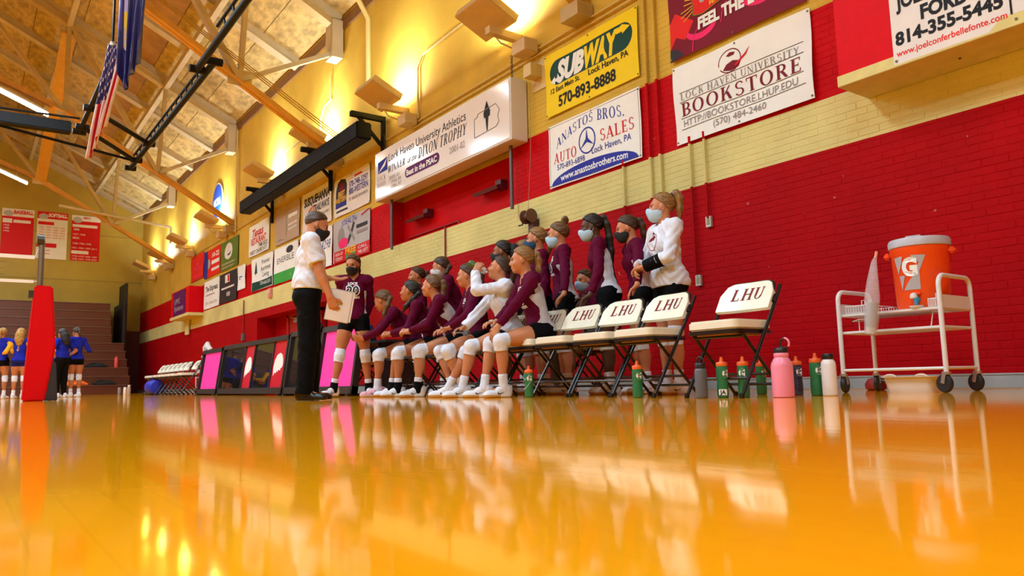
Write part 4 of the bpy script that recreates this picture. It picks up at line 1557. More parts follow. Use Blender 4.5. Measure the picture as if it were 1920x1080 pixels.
wire_basket((-3.15, 5.375, .586), .16, .43, .055, 'white wire rack on the left end of the cart shelf')
wire_basket((-2.545, 5.375, .586), .07, .43, .055, 'white wire rack between the cooler and the right cart hoop')
r = thing('bottle_carrier', 'folded white wire bottle carrier on the lower cart shelf', 'rack', (-3.13, 5.42, .456))
m = MB()
m.tube([(0, 0, .075), (.06, -.02, .085), (.14, .0, .08), (.14, .1, .08), (0, .1, .08), (0, 0, .075)], .004, 6)
m.build('rim', WIRE, r)
m = MB()
m.tube([(.05, 0, .085), (.05, 0, .002), (.05, .1, .002), (.05, .1, .085)], .0035, 6)
m.build('wire_leg', WIRE, r)
r = thing('bottle_carrier', 'bent white wire carrier by the right cart leg', 'rack', (-2.56, 5.42, .456))
m = MB()
m.tube([(0, 0, .002), (.02, 0, .1), (.09, 0, .095), (.085, .12, .095), (.02, .12, .1), (0, .12, .002)], .004, 6)
m.build('wire_frame', WIRE, r)


# cooler
def cooler(loc, label, rz=0.0):
    r = thing('drink_cooler', label, 'cooler', loc, rz)
    OR = mat('cooler_orange', (.90, .075, .006), .35, noise=.03)
    m = MB()
    m.lathe([(.165, 0), (.172, .006), (.175, .03), (.19, .36), (.196, .37), (.196, .40), (.190, .405)], 48)
    m.build('body', OR, r, smooth=True)
    m = MB()
    m.lathe([(.198, .398), (.204, .402), (.205, .44), (.196, .455), (.15, .458), (.145, .45), (.02, .45)], 48)
    lid = m.build('lid', mat('cooler_lid_grey', (.48, .47, .52), .4), r, smooth=True)
    m = MB()
    m.ext(-.05, .05, -.16, -.1, .452, .468)
    m.build('lid_grip', mat('cooler_lid_grey', (.48, .47, .52), .4), lid, bevel=.004)
    for s in (-1, 1):
        m = MB()
        m.ext(s * .19, s * .235, -.045, .045, .345, .385)
        m.build('handle', OR, r, bevel=.01)
    # spout faces -y
    m = MB()
    m.ext(-.03, .03, -.205, -.17, .085, .105)
    m.build('spout_mount', OR, r, bevel=.004)
    sp = MB()
    sp.lathe([(.020, 0), (.020, .03), (.014, .035), (.014, .05)], 14, (0, -.17, .055), 0, Matrix.Rotation(math.pi / 2, 3, 'X'))
    sp.tube([(0, -.21, .06), (0, -.215, .02)], [.014, .012], 12)
    s = sp.build('spout', mat('spout_blue', (.02, .26, .45), .35), r, smooth=True)
    m = MB()
    m.lathe([(.022, 0), (.026, .012), (.020, .03), (.006, .036)], 14, (-.015, -.205, .062))
    m.build('push_button', mat('spout_white', (.75, .72, .7), .4), s, smooth=True)
    m = MB()
    m.lathe([(.03, 0), (.045, .012), (.047, .02), (.04, .02)], 18, (.0, -.21, -.005))
    m.build('drip_ring', mat('spout_white', (.75, .72, .7), .4), s, smooth=True)
    # G bolt emblem wrapped on the front

    def pl(u, v, d=.0):
        rr = .176 + .0145 * (v / .33) + .0015 + d
        a = -math.pi / 2 + u / .185
        return (rr * math.cos(a), rr * math.sin(a), v)

    def patch(pts, c, name, d=0.0):
        bm = bmesh.new()
        f = bm.faces.new([bm.verts.new((u, v, 0)) for u, v in pts])
        bmesh.ops.triangulate(bm, faces=[f])
        bmesh.ops.subdivide_edges(bm, edges=bm.edges[:], cuts=3, use_grid_fill=True)
        bm.verts.index_update()
        k = MB()
        k.add([pl(q.co.x, q.co.y, d) for q in bm.verts], [tuple(x.index for x in g.verts) for g in bm.faces])
        bm.free()
        k.build(name, c, r)
    GY = ink('silver')
    patch([(-.15, .335), (-.075, .34), (-.085, .30), (-.12, .225)], GY, 'bolt_mark')
    patch([(-.115, .215), (-.068, .215), (-.10, .12)], GY, 'bolt_mark')
    patch([(-.02, .34), (.075, .335), (.03, .235), (.03, .12), (-.085, .12), (-.05, .17), (-.005, .215), (.03, .29)], GY, 'bolt_mark')
    vs, fs = fit2d(text2d('G', .06), .105, .105)
    bm = bmesh.new()
    vv = [bm.verts.new((x - .085, z + .215, 0)) for x, z in vs]
    for f in fs:
        bm.faces.new([vv[i] for i in f])
    k = MB()
    k.add([pl(q.co.x, q.co.y, .002) for q in vv], fs)
    bm.free()
    k.build('letter', ink('white'), r)
    return r


cooler((-2.68, 5.60, .586), 'big orange drink cooler with grey lid on the cart', .22).scale = (1.0, 1.0, 1.12)
# cup sleeve dispenser hanging at the cooler's left
r = thing('cup_dispenser', 'clear plastic bag with stack of paper cups hanging beside the cooler', 'cup dispenser', (-2.90, 5.28, .42))
m = MB()
m.tube([(-.015, 0, .05), (.01, 0, .23)], [.034, .040], 16)
m.build('paper_cups', mat('paper_cups', (.42, .40, .37), .7), r, smooth=True)
m = MB()
m.tube([(-.022, 0, .005), (-.015, 0, .05)], [.030, .033], 16)
m.build('bottom_cup', mat('paper_cup_print', (.70, .62, .52), .7, noise=.3, nscale=30), r, smooth=True)
m = MB()
m.tube([(-.02, 0, .0), (-.005, 0, .1), (.012, .0, .26), (.015, .02, .38), (.02, .05, .52), (.024, .07, .56)], [.042, .05, .052, .04, .02, .010], 16)
m.build('bag', mat('clear_plastic', (.85, .8, .82), .15, alpha=.28, bump=.6, bscale=25), r, smooth=True)
m = MB()
m.tube([(.024, .07, .555), (.03, .08, .60)], .010, 8)
m.build('neck_clip', mat('clip_peach', (.8, .35, .2), .5), r)
# dish tub below
r = thing('dish_tub', 'white plastic dish tub on the floor under the cart', 'tub', (-2.78, 5.58, 0))
m = MB()


def tubring(w, d, z):
    return [(u, v, z) for u, v in rrect(w, d, .04, 3)]


rings = [tubring(.31, .22, 0.0), tubring(.36, .26, .105), tubring(.39, .29, .108), tubring(.39, .29, .114), tubring(.355, .255, .113), tubring(.30, .21, .008)]
k = len(rings[0])
m.v = [p for rg in rings for p in rg]
m.f = [(i * k + j, i * k + (j + 1) % k, (i + 1) * k + (j + 1) % k, (i + 1) * k + j) for i in range(5) for j in range(k)] + [tuple(range(k))[::-1], tuple(5 * k + j for j in range(k))]
m.m = [0] * len(m.f)
m.build('basin', mat('tub_cream', (.78, .70, .60), .4), r, smooth=True)
for xs in (-.11, .11):
    m = MB()
    m.tube([(xs + .04 * math.cos(t), -.14, .108 + .016 * math.sin(t)) for t in np.linspace(0, 3.1416, 8)], .008, 8)
    m.build('grip', mat('tub_cream', (.78, .70, .60), .4), r, smooth=True)
r = thing('sports_shoe_bag', 'small red and black bag on the floor behind the cart', 'bag', (-3.42, 6.2, 0))
m = MB()
m.lathe([(.06, 0), (.08, .01), (.085, .05), (.06, .09), (.02, .1)], 16)
m.build('body', mat('bag_red', (.35, .02, .01), .6), r, smooth=True)
m = MB()
m.tube([(.05, -.06, .09), (.14, -.08, .07), (.2, -.06, .02)], .02, 8)
m.build('strap', mat('lid_black', (.012, .012, .014), .4), r, smooth=True)

# ================================================================== sideline display boards
FR = mat('board_frame_dark', (.018, .014, .013), .45, noise=.1)
PKS = mat('screen_pink', (.78, .03, .26), .4, emit=.22)
GLS = mat('dark_glass_panel', (.012, .010, .009), .03, spec=.9)
RDP = mat('panel_crimson', (.60, .004, .03), .35)


def board(x0, x1, label, cols, H=.93):
    """upright advertising board leaning back 8 degrees; cols = [(u0, u1, kind)]"""
    r = thing('display_board', label, 'display board', (x0, 4.08, 0), 0, 'display boards along the scorers table')
    W = x1 - x0
    R = Matrix.Rotation(-.14, 3, 'X')

    def P(u, d, v):
        return R @ Vector((u, d, v)) + Vector((0, 0, .03))
    f = MB()
    c = P(W / 2, .05, H / 2)
    for u, v, w, h in ((W / 2, .05, W, .1), (W / 2, H - .04, W, .08), (.03, H / 2, .06, H), (W - .03, H / 2, .06, H)):
        f.box(P(u, .04, v), (w, .09, h), R)
    f.build('frame', FR, r)
    b = MB()
    b.box(P(W / 2, .075, H / 2), (W - .02, .03, H - .02), R)
    b.build('back_panel', FR, r)
    for s in (.1, W - .1):
        g = MB()
        g.ext(s - .03, s + .03, -.03, .45, 0, .03)
        g.bar((s, .40, .02), P(s, .09, H * .7), .04, .03)
        g.build('foot', FR, r)
    for a, b_, kd in cols:
        k = MB()
        k.box(P((a + b_) / 2, .045, (H - .08 + .1) / 2), (b_ - a, .03, H - .18), R)
        k.build({'pink': 'screen', 'glass': 'glass_panel', 'red': 'crimson_panel'}[kd], {'pink': PKS, 'glass': GLS, 'red': RDP}[kd], r)
        if kd == 'red':
            w_, h_ = (b_ - a) * .78, .40
            k = MB()
            k.add([P((a + b_) / 2 + u * w_, .028, H * .5 + v * h_) for u, v in BIRD], [tuple(range(len(BIRD)))])
            k.build('emblem', ink('white'), r)
    for a, b_, kd in cols[1:]:
        k = MB()
        k.box(P(a - .015, .04, H / 2), (.04, .06, H - .12), R)
        k.build('mullion', FR, r)


board(-17.35, -15.82, 'narrow bright pink display board at the far end of the boards', [(.16, 1.45, 'pink')])
board(-15.74, -11.95, 'wide dark glass display board with two crimson emblem panels', [(.1, 1.42, 'glass'), (1.5, 1.98, 'red'), (2.05, 3.0, 'glass'), (3.08, 3.66, 'red')], .95)
board(-11.9, -10.62, 'dark glass display board behind the coach', [(.08, 1.2, 'glass')], .98)
board(-10.56, -9.25, 'large bright pink display board behind the standing player', [(.10, 1.22, 'pink')], .96)
r = thing('scorers_table', 'long dark scorers table behind the display boards', 'table', (-13, 5.0, 0))
m = MB()
m.ext(-3.8, 3.6, -.35, .35, .72, .75)
m.build('table_top', FR, r)
for xs in (-3.5, 0, 3.3):
    m = MB()
    m.ext(xs - .04, xs + .04, -.3, .3, 0, .72)
    m.build('leg', FR, r)
r = thing('towel', 'crumpled white towel on the lid of the distant orange cooler', 'towel', (-22.3, 5.5, 1.075))
m = MB()
m.tube([(-.2, 0, .02), (-.1, 0, .2), (.0, .02, .3), (.1, 0, .22), (.35, .02, .12), (.5, 0, .16)], [.05, .09, .07, .08, .06, .02], 10)
m.build('cloth', mat('towel_white', (.75, .72, .7), .9, bump=.4, bscale=20), r, smooth=True)

# ================================================================== far bench things
make_cart((-22.6, 5.3, 0), 'distant white cart behind the far pink display board')
cooler((-22.2, 5.54, .586), 'distant orange cooler behind the far pink display board')
r = thing('duffel_bag', 'bright blue duffel bag under the far bench chairs', 'bag', (-22.4, 4.2, 0))
m = MB()
m.lathe([(.03, -.42), (.17, -.40), (.2, -.36), (.2, .36), (.17, .40), (.03, .42)], 16, (0, 0, .2), 0, Matrix.Rotation(math.pi / 2, 3, 'Y'))
m.build('body', mat('bag_blue', (.015, .02, .42), .6, bump=.3, bscale=12), r, smooth=True)
m = MB()
m.tube([(-.2, -.1, .36), (-.15, -.05, .5), (.15, -.05, .5), (.2, -.1, .36)], .015, 6)
m.build('strap', mat('bag_strap', (.02, .02, .2), .6), r)
for i, (x, y, c, t) in enumerate(((-26.1, 3.9, 'grey', 'grey flask left of the far bench'), (-25.7, 4.0, 'green', 'dark green bottle left of the far bench'), (-25.1, 3.9, 'paper', 'pale bottle left of the far bench'), (-23.2, 3.7, 'tan', 'peach coloured bottle in front of the blue duffel bag'))):
    r = thing('bottle', t, 'bottle', (x, y, 0))
    m = MB()
    m.lathe([(.04, 0), (.045, .01), (.045, .2), (.03, .23)], 14)
    m.build('body', ink(c), r, smooth=True)
    m = MB()
    m.lathe([(.03, .23), (.032, .24), (.03, .27), (.01, .28)], 12)
    m.build('cap', mat('lid_black', (.012, .012, .014), .4) if i != 3 else ink('paper'), r, smooth=True)
for x, y, z, c, t in ((-34.52, 3.6, .36, 'orange', 'yellow jacket lying on the lowest bleacher row'), (-35.34, 4.4, 1.08, 'black', 'black bag on the middle bleacher row'), (-34.52, 4.6, .36, 'black', 'dark bags lying on the bleacher beside the yellow jacket')):
    m = MB()
    m.lathe([(.05, 0), (.28, .01), (.3, .06), (.2, .13), (.06, .16)], 12)
    for i, v in enumerate(m.v):
        m.v[i] = (v[0] * .55 + x, v[1] * 1.5 + y, v[2] * (1 + .5 * math.sin(i * 2.1)) + z + .003)
    tag(m.build('clothing_pile', mat('pile_' + c, INK[c], .9), smooth=True), t, 'clothing')
r = thing('bottle', 'small red bottle standing on a bleacher step', 'bottle', (-35.2, 5.1, 1.083))
m = MB()
m.lathe([(.07, 0), (.075, .02), (.075, .36), (.05, .4)], 14)
m.build('body', mat('bottle_red', (.8, .08, .06), .4), r, smooth=True)
m = MB()
m.lathe([(.05, .4), (.05, .44), (.02, .46)], 12)
m.build('cap', mat('bottle_red', (.8, .08, .06), .4), r)

# ================================================================== volleyball post and net
r = thing('net_post', 'steel volleyball post wrapped in a tall red safety pad', 'volleyball post', (-14.45, .93, 0))
m = MB()
m.tube([(0, 0, 0), (0, 0, 2.62)], .045, 14)
m.build('pole', mat('post_steel', (.20, .17, .13), .35, .7), r, smooth=True)
m = MB()
m.lathe([(.02, -.05), (.09, -.05), (.09, .05), (.02, .05)], 16, (0, -.02, 2.62), 0, Matrix.Rotation(math.pi / 2, 3, 'X'))
m.build('pulley', mat('post_dark', (.05, .04, .03), .4, .6), r, smooth=True)
PADR = mat('pad_red', (.56, .001, .003), .5, bump=.05, bscale=10, spec=.1)
m = MB()
pr = [(-.16, 0), (.13, 0), (.24, .85), (.17, 1.85), (-.07, 1.86), (-.12, .9)]
m.prism(pr, lambda u, v, d: (d, u * 1.05, v), -.17, .17)
m.build('pad', PADR, r, bevel=.025)
m = MB()
m.prism([(.131, .005), (.30, .005), (.26, .6), (.215, .66)], lambda u, v, d: (d, u * 1.05, v), -.15, .15)
m.build('pad_base', mat('pad_black', (.012, .012, .016), .5), r, bevel=.01)
m = MB()
m.ext(-.06, .06, -.15, -.07, 1.66, 1.78)
m.build('winch', mat('post_dark', (.05, .04, .03), .4, .6), r)
r = thing('volleyball_net', 'white-taped volleyball net running left from the red post', 'net', (-14.45, .84, 0))
for z, a, n_ in ((2.33, .03, 'top_tape'), (1.93, .025, 'bottom_tape')):
    m = MB()
    m.ext(-.006, .006, -10.5, 0, z - a, z + a)
    m.build(n_, mat('net_tape', (.78, .74, .66), .7), r)
m = MB()
for i in range(64):
    y = -.5 - i * .155
    m.ext(-.002, .002, y - .002, y + .002, 1.93, 2.33)
for j in range(1, 4):
    m.ext(-.002, .002, -10.5, -.4, 1.93 + .1 * j - .002, 1.93 + .1 * j + .002)
m.build('mesh', mat('net_cord', (.05, .05, .05), .8), r, kind='stuff')
m = MB()
m.tube([(0, 0, 2.33), (0, .09, 2.6)], .006, 5)
m.tube([(0, 0, 1.93), (0, .09, 1.95)], .006, 5)
m.build('tether', mat('net_tape', (.78, .74, .66), .7), r)

# ================================================================== basketball frame folded under the roof
r = thing('basketball_frame', 'black steel folding basketball frame hung under the roof', 'basketball frame', (-19, 0, 6.3))
BK = mat('frame_black', (.006, .006, .007), .5, spec=.15)


def fr(name, a, b, rad, parent=r):
    k = MB()
    k.tube([a, b], rad, 10)
    return k.build(name, BK, parent, smooth=True)


fr('upper_rail', (9.0, 3.38, .02), (4.1, 3.36, -.02), .065)
fr('upper_rail_rod', (9.0, 3.38, .28), (5.6, 3.34, .24), .03)
fr('lower_rail', (4.6, 3.56, 0), (-3.9, 3.48, 0), .065)
fr('lower_rail_rod', (4.2, 3.56, .24), (-3.4, 3.48, .24), .03)
for i in range(16):
    x = 3.9 - i * .47
    k = MB()
    k.bar((x, 3.54, .0), (x - .1, 3.53, .24), .03, .04)
    k.build('rung', BK, r)
for i in range(6):
    x = 8.8 - i * .55
    k = MB()
    k.bar((x, 3.37, .0), (x - .1, 3.36, .26), .03, .04)
    k.build('rung', BK, r)
fr('side_rail', (4.2, 1.98, .1), (-1.2, 1.94, 0), .055)
fr('cross_bar', (.6, 1.96, .02), (-1.4, 3.5, .02), .055)
fr('cross_bar', (-.8, 1.96, 0), (-3.1, 3.48, 0), .055)
fr('stay', (-1.2, -.2, -.05), (-3.0, 3.46, -.03), .035)
k = MB()
k.bar((-1.1, 1.75, .02), (-1.2, -3.5, .05), .3, .26)
k.build('main_beam', BK, r, bevel=.02)
fr('beam_rod', (-.8, 1.9, .2), (-1.2, -.5, .26), .025)
for p in ((4.1, 3.36, -.02), (4.6, 3.56, 0), (-1.4, 3.5, .02), (-3.0, 3.48, 0), (-3.9, 3.48, 0), (-.8, 1.96, 0), (-1.2, 1.94, 0), (.6, 1.96, .02)):
    k = MB()
    k.tube([Vector(p) + Vector((0, -.14, 0)), Vector(p) + Vector((0, .14, 0))], .075, 10)
    k.build('clamp', BK, r, smooth=True)
for x, y in ((8.5, 3.38), (3.5, 1.97), (-1.2, -3.2)):
    k = MB()
    k.tube([(x, y, 0), (x, y, rz_(y) - 6.3)], .025, 6)
    k.build('hanger', BK, r)
# lifting cables across the bay
for i in range(3):
    k = MB()
    k.tube([(-14.6 - .1 * i, 6.25, 5.3), (-14.7 - .1 * i, 1.0, 8.4 + .03 * i), (-14.7 - .1 * i, -3.8, 10.4)], .012, 5)
    tag(k.build('cable', mat('cable_steel', (.35, .22, .06), .4, .6)), 'thin steel cable strung up to the roof from the black housing, %s of three' % ('lowest', 'middle', 'highest')[i], 'cable', 'lifting cables')


# ================================================================== flags
def flag(root_label, top, bottom, w_top, kind):
    r = thing('flag', root_label, 'flag', top)
    L = top[2] - bottom[2]
    dx, dy = bottom[0] - top[0], bottom[1] - top[1]
    nu, nv = 36, 30
    g = MB()
    dirv = Vector((_R.x, _R.y, 0)) if False else Vector((.45, .89, 0)).normalized()
    perp = Vector((dirv.y, -dirv.x, 0))
    for j in range(nv + 1):
        v = j / nv
        w = w_top * (1 - .25 * v)
        for i in range(nu + 1):
            u = i / nu
            fold = .05 * math.sin(u * 21 + v * 1.5) + .035 * math.sin(u * 9 + 2 * v)
            hem = 0
            if kind == 'us':
                hem = .34 * (u - .25) if v > .0 else 0
                z = -L * v + L * .20 * v * max(0, u - .0) * 1.6
            else:
                z = -L * v + L * .22 * v * abs(u - .35) * 2.0
            p = dirv * ((u - .5) * w) + perp * fold * (.3 + v) + Vector((dx * v, dy * v, z))
            g.v.append(tuple(p))
    me_faces = []
    for j in range(nv):
        for i in range(nu):
            me_faces.append((j * (nu + 1) + i, j * (nu + 1) + i + 1, (j + 1) * (nu + 1) + i + 1, (j + 1) * (nu + 1) + i))
            u, v = (i + .5) / nu, (j + .5) / nv
            if kind == 'us':
                mi = 2 if (v < .55 and u < .46) else (0 if int(u * 13) % 2 else 1)
                if v < .55 and u < .46 and (i * 5 + j * 3) % 7 == 0:
                    mi = 1
            else:
                mi = 0
                if .16 < u < .34 and v < .62:
                    mi = 1 if v < .28 else (2 if v < .42 else (1 if (i + j) % 2 else 2))
                elif u < .1 and v < .5:
                    mi = 3
            g.m.append(mi)
    g.f = me_faces
    if kind == 'us':
        ms = [mat('flag_red', (.62, .01, .02), .7), mat('flag_white', (.78, .62, .58), .7), mat('flag_navy', (.03, .025, .12), .7)]
    else:
        ms = [mat('flag_blue', (.022, .02, .14), .45), mat('flag_lilac', (.45, .42, .75), .6), mat('flag_gold', (.75, .55, .05), .6), mat('flag_blue_light', (.06, .06, .40), .5)]
    o = g.build('cloth', ms, r, smooth=True)
    o.modifiers.new('thickness', 'SOLIDIFY').thickness = .006
    k = MB()
    k.tube([(0, 0, .06), (0, 0, rz_(top[1]) - top[2] - .2)], .008, 6)
    k.build('hanging_cord', mat('cord', (.45, .35, .2), .7), r)
    k = MB()
    a = dirv * (-w_top * .55)
    b = dirv * (w_top * .55)
    k.tube([a + Vector((0, 0, .02)), b + Vector((0, 0, .02))], .014, 8)
    k.build('staff', mat('staff_silver', (.5, .46, .4), .35, .6), r)
    for s in (-1, 1):
        k = MB()
        c = dirv * (s * w_top * .3) + Vector((0, 0, .02))
        k.lathe([(.01, -.05), (.04, -.03), (.045, .0), (.03, .04), (.01, .05)], 12, c)
        k.build('finial', mat('staff_silver', (.5, .46, .4), .35, .6), r, smooth=True)
    return r


flag('striped national flag in red and white hanging limp below the blue flag', (-13.9, 1.86, 6.0), (-14.2, 1.62, 4.0), .34, 'us')
flag('dark blue state flag with gold and lilac crest hanging from the roof', (-13.4, 1.98, 6.9), (-13.6, 1.98, 5.12), .42, 'pa')


# ================================================================== people: implicit surfaces
def V3(*a):
    return np.array(a, dtype=np.float64)


def Rx(a):
    c, s = math.cos(a), math.sin(a)
    return np.array([[1, 0, 0], [0, c, -s], [0, s, c]])


def Ry(a):
    c, s = math.cos(a), math.sin(a)
    return np.array([[c, 0, s], [0, 1, 0], [-s, 0, c]])


def Rz(a):
    c, s = math.cos(a), math.sin(a)
    return np.array([[c, -s, 0], [s, c, 0], [0, 0, 1]])


def unit_rows(v):
    return v / np.maximum(np.linalg.norm(v, axis=1), 1e-9)[:, None]


def unit(v):
    v = np.asarray(v, float)
    return v / max(np.linalg.norm(v), 1e-9)


class Cap:                       # tapered capsule; flat ends on request
    def __init__(s, a, b, ra, rb=None, k=.02, fa=False, fb=False):
        s.a, s.b, s.ra, s.rb, s.k, s.fa, s.fb = np.asarray(a, float), np.asarray(b, float), ra, ra if rb is None else rb, k, fa, fb

    def box(s):
        r = max(s.ra, s.rb)
        return np.minimum(s.a, s.b) - r, np.maximum(s.a, s.b) + r

    def ev(s, X, Y, Z, inf):
        ab = s.b - s.a
        L2 = max(ab @ ab, 1e-9)
        px, py, pz = X - s.a[0], Y - s.a[1], Z - s.a[2]
        tr = (px * ab[0] + py * ab[1] + pz * ab[2]) / L2
        t = np.clip(tr, 0, 1)
        d = np.sqrt((px - t * ab[0]) ** 2 + (py - t * ab[1]) ** 2 + (pz - t * ab[2]) ** 2) - (s.ra + (s.rb - s.ra) * t) - inf
        L = math.sqrt(L2)
        if s.fb:
            d = np.maximum(d, (tr - 1) * L)
        if s.fa:
            d = np.maximum(d, -tr * L)
        return d


class Ell:                       # ellipsoid
    def __init__(s, c, r, R=None, k=.03):
        s.c, s.r, s.R, s.k = np.asarray(c, float), np.asarray(r, float), np.eye(3) if R is None else R, k

    def box(s):
        e = np.sqrt(((s.R * s.r[None, :]) ** 2).sum(1))
        return s.c - e, s.c + e

    def ev(s, X, Y, Z, inf):
        px, py, pz = X - s.c[0], Y - s.c[1], Z - s.c[2]
        q = [px * s.R[0, i] + py * s.R[1, i] + pz * s.R[2, i] for i in range(3)]
        r = s.r + inf
        k0 = np.sqrt((q[0] / r[0]) ** 2 + (q[1] / r[1]) ** 2 + (q[2] / r[2]) ** 2)
        k1 = np.sqrt((q[0] / r[0] ** 2) ** 2 + (q[1] / r[1] ** 2) ** 2 + (q[2] / r[2] ** 2) ** 2) + 1e-9
        return k0 * (k0 - 1) / k1


def implicit(prims, h, inf=0.0, subs=(), cuts=(), taper=None, wrinkle=0.0):
    """smooth union of prims (inflated by inf), minus subs, intersected with cuts(X,Y,Z) <= 0 -> verts, quads"""
    lo = np.min([p.box()[0] for p in prims], 0) - inf - 3 * h
    hi = np.max([p.box()[1] for p in prims], 0) + inf + 3 * h
    n = np.ceil((hi - lo) / h).astype(int) + 1
    ax = [(lo[i] + h * np.arange(n[i])).astype(np.float32) for i in range(3)]
    D = np.full(n, .5, np.float32)

    def win(p, pad):
        b0, b1 = p.box()
        i0 = np.maximum(((b0 - pad - lo) / h).astype(int), 0)
        i1 = np.minimum(((b1 + pad - lo) / h).astype(int) + 2, n)
        return tuple(slice(a, max(a, b)) for a, b in zip(i0, i1))

    def coords(w):
        return ax[0][w[0]][:, None, None], ax[1][w[1]][None, :, None], ax[2][w[2]][None, None, :]
    for p in prims:
        w = win(p, inf + p.k + 2.5 * h)
        X, Y, Z = coords(w)
        d = p.ev(X, Y, Z, inf)
        o = D[w]
        hh = np.maximum(p.k - np.abs(o - d), 0) / max(p.k, 1e-6)
        D[w] = np.minimum(o, d) - hh * hh * p.k * .25
    for p in subs:
        w = win(p, 3 * h)
        if any(s.stop <= s.start for s in w):
            continue
        X, Y, Z = coords(w)
        D[w] = np.maximum(D[w], -p.ev(X, Y, Z, 0))
    if wrinkle:                  # soft cloth folds
        X, Y, Z = coords((slice(None),) * 3)
        D = (D + wrinkle * np.sin(62 * Z + 9 * np.sin(13 * X + 8 * Y) + 14 * X) * np.sin(17 * X - 12 * Y + 9 * Z + 1.3)).astype(np.float32)
    if taper is not None:        # thin the layer out towards an edge
        X, Y, Z = coords((slice(None),) * 3)
        fn, width = taper
        t_ = np.clip(1 + fn(X, Y, Z) / width, 0, 1)
        D = (D + inf * 1.15 * t_ * t_ * (3 - 2 * t_)).astype(np.float32)
    if cuts:
        X, Y, Z = coords((slice(None),) * 3)
        for c in cuts:
            D = np.maximum(D, c(X, Y, Z).astype(np.float32))
    D[0], D[-1], D[:, 0], D[:, -1], D[:, :, 0], D[:, :, -1] = (.5,) * 6
    ins = D < 0
    # surface nets
    cs = [D[i:n[0] - 1 + i, j:n[1] - 1 + j, k:n[2] - 1 + k] for i in (0, 1) for j in (0, 1) for k in (0, 1)]
    cnt = sum((c < 0).astype(np.int8) for c in cs)
    act = (cnt > 0) & (cnt < 8)
    idx = np.argwhere(act)
    if len(idx) == 0:
        return np.zeros((0, 3)), np.zeros((0, 4), int)
    vals = np.stack([c[act] for c in cs], 1)
    off = np.array([(i, j, k) for i in (0, 1) for j in (0, 1) for k in (0, 1)], float)
    acc = np.zeros((len(idx), 3))
    num = np.zeros(len(idx))
    for a in range(8):
        for b in range(a + 1, 8):
            if np.abs(off[a] - off[b]).sum() != 1:
                continue
            va, vb = vals[:, a], vals[:, b]
            m_ = (va < 0) != (vb < 0)
            t = np.where(m_, va / np.where(m_, va - vb, 1), 0)
            acc += np.where(m_[:, None], off[a] + t[:, None] * (off[b] - off[a]), 0)
            num += m_
    P = (idx + acc / num[:, None]) * h + lo
    vid = np.full(act.shape, -1, np.int32)
    vid[act] = np.arange(len(idx))
    F = []
    for a in range(3):
        u, v = (a + 1) % 3, (a + 2) % 3
        sl0 = [slice(1, -1)] * 3
        sl1 = [slice(1, -1)] * 3
        sl0[a], sl1[a] = slice(0, -1), slice(1, None)
        s0, s1 = ins[tuple(sl0)], ins[tuple(sl1)]
        for flip, mk in ((False, s0 & ~s1), (True, ~s0 & s1)):
            e = np.argwhere(mk)
            if len(e) == 0:
                continue
            e = e + 1
            e[:, a] -= 1
            eu, ev = np.zeros(3, int), np.zeros(3, int)
            eu[u], ev[v] = 1, 1
            q = [e - eu - ev, e - ev, e, e - eu]
            q = np.stack([vid[x[:, 0], x[:, 1], x[:, 2]] for x in q], 1)
            F.append(q[:, ::-1] if flip else q)
    return P, np.concatenate(F)


def grid_mesh(name, P, F, mats, parent, mat_fn=None):
    me = bpy.data.meshes.new(name)
    me.vertices.add(len(P))
    me.vertices.foreach_set('co', P.astype(np.float32).ravel())
    me.loops.add(len(F) * 4)
    me.loops.foreach_set('vertex_index', F.astype(np.int32).ravel())
    me.polygons.add(len(F))
    me.polygons.foreach_set('loop_start', np.arange(len(F), dtype=np.int32) * 4)
    me.polygons.foreach_set('use_smooth', np.ones(len(F), bool))
    if not isinstance(mats, (list, tuple)):
        mats = [mats]
    for m_ in mats:
        me.materials.append(m_)
    if mat_fn is not None and len(F):
        me.polygons.foreach_set('material_index', mat_fn(P[F].mean(1)).astype(np.int32))
    me.update()
    me.validate()
    o = bpy.data.objects.new(name, me)
    COL.objects.link(o)
    o.parent = parent
    return o


def ik(S, T, a, b, pole):
    S, T = np.asarray(S, float), np.asarray(T, float)
    d = T - S
    L = np.linalg.norm(d)
    if L > (a + b) * .999:
        T = S + d / L * (a + b) * .999
        d = T - S
        L = np.linalg.norm(d)
    x = (a * a - b * b + L * L) / (2 * L)
    y = math.sqrt(max(a * a - x * x, 0))
    u = d / L
    p = np.asarray(pole, float)
    p = p - u * (p @ u)
    return S + u * x + unit(p) * y, T


SKIN = {'fair': (.54, .22, .105), 'tan': (.46, .165, .065), 'pale': (.58, .27, .15), 'brown': (.29, .11, .045), 'deep': (.085, .034, .018)}
HAIR = {'blonde': (.26, .13, .035), 'brown': (.050, .020, .008), 'dark': (.008, .006, .005), 'light': (.13, .062, .020), 'auburn': (.10, .035, .014), 'golden': (.42, .22, .035)}
MAROON = (.095, .0006, .022)


def cloth(n, c, rough=.75):
    return mat('cloth_' + n, c, rough, noise=.10, nscale=14, bump=.75, bscale=11, spec=.1)


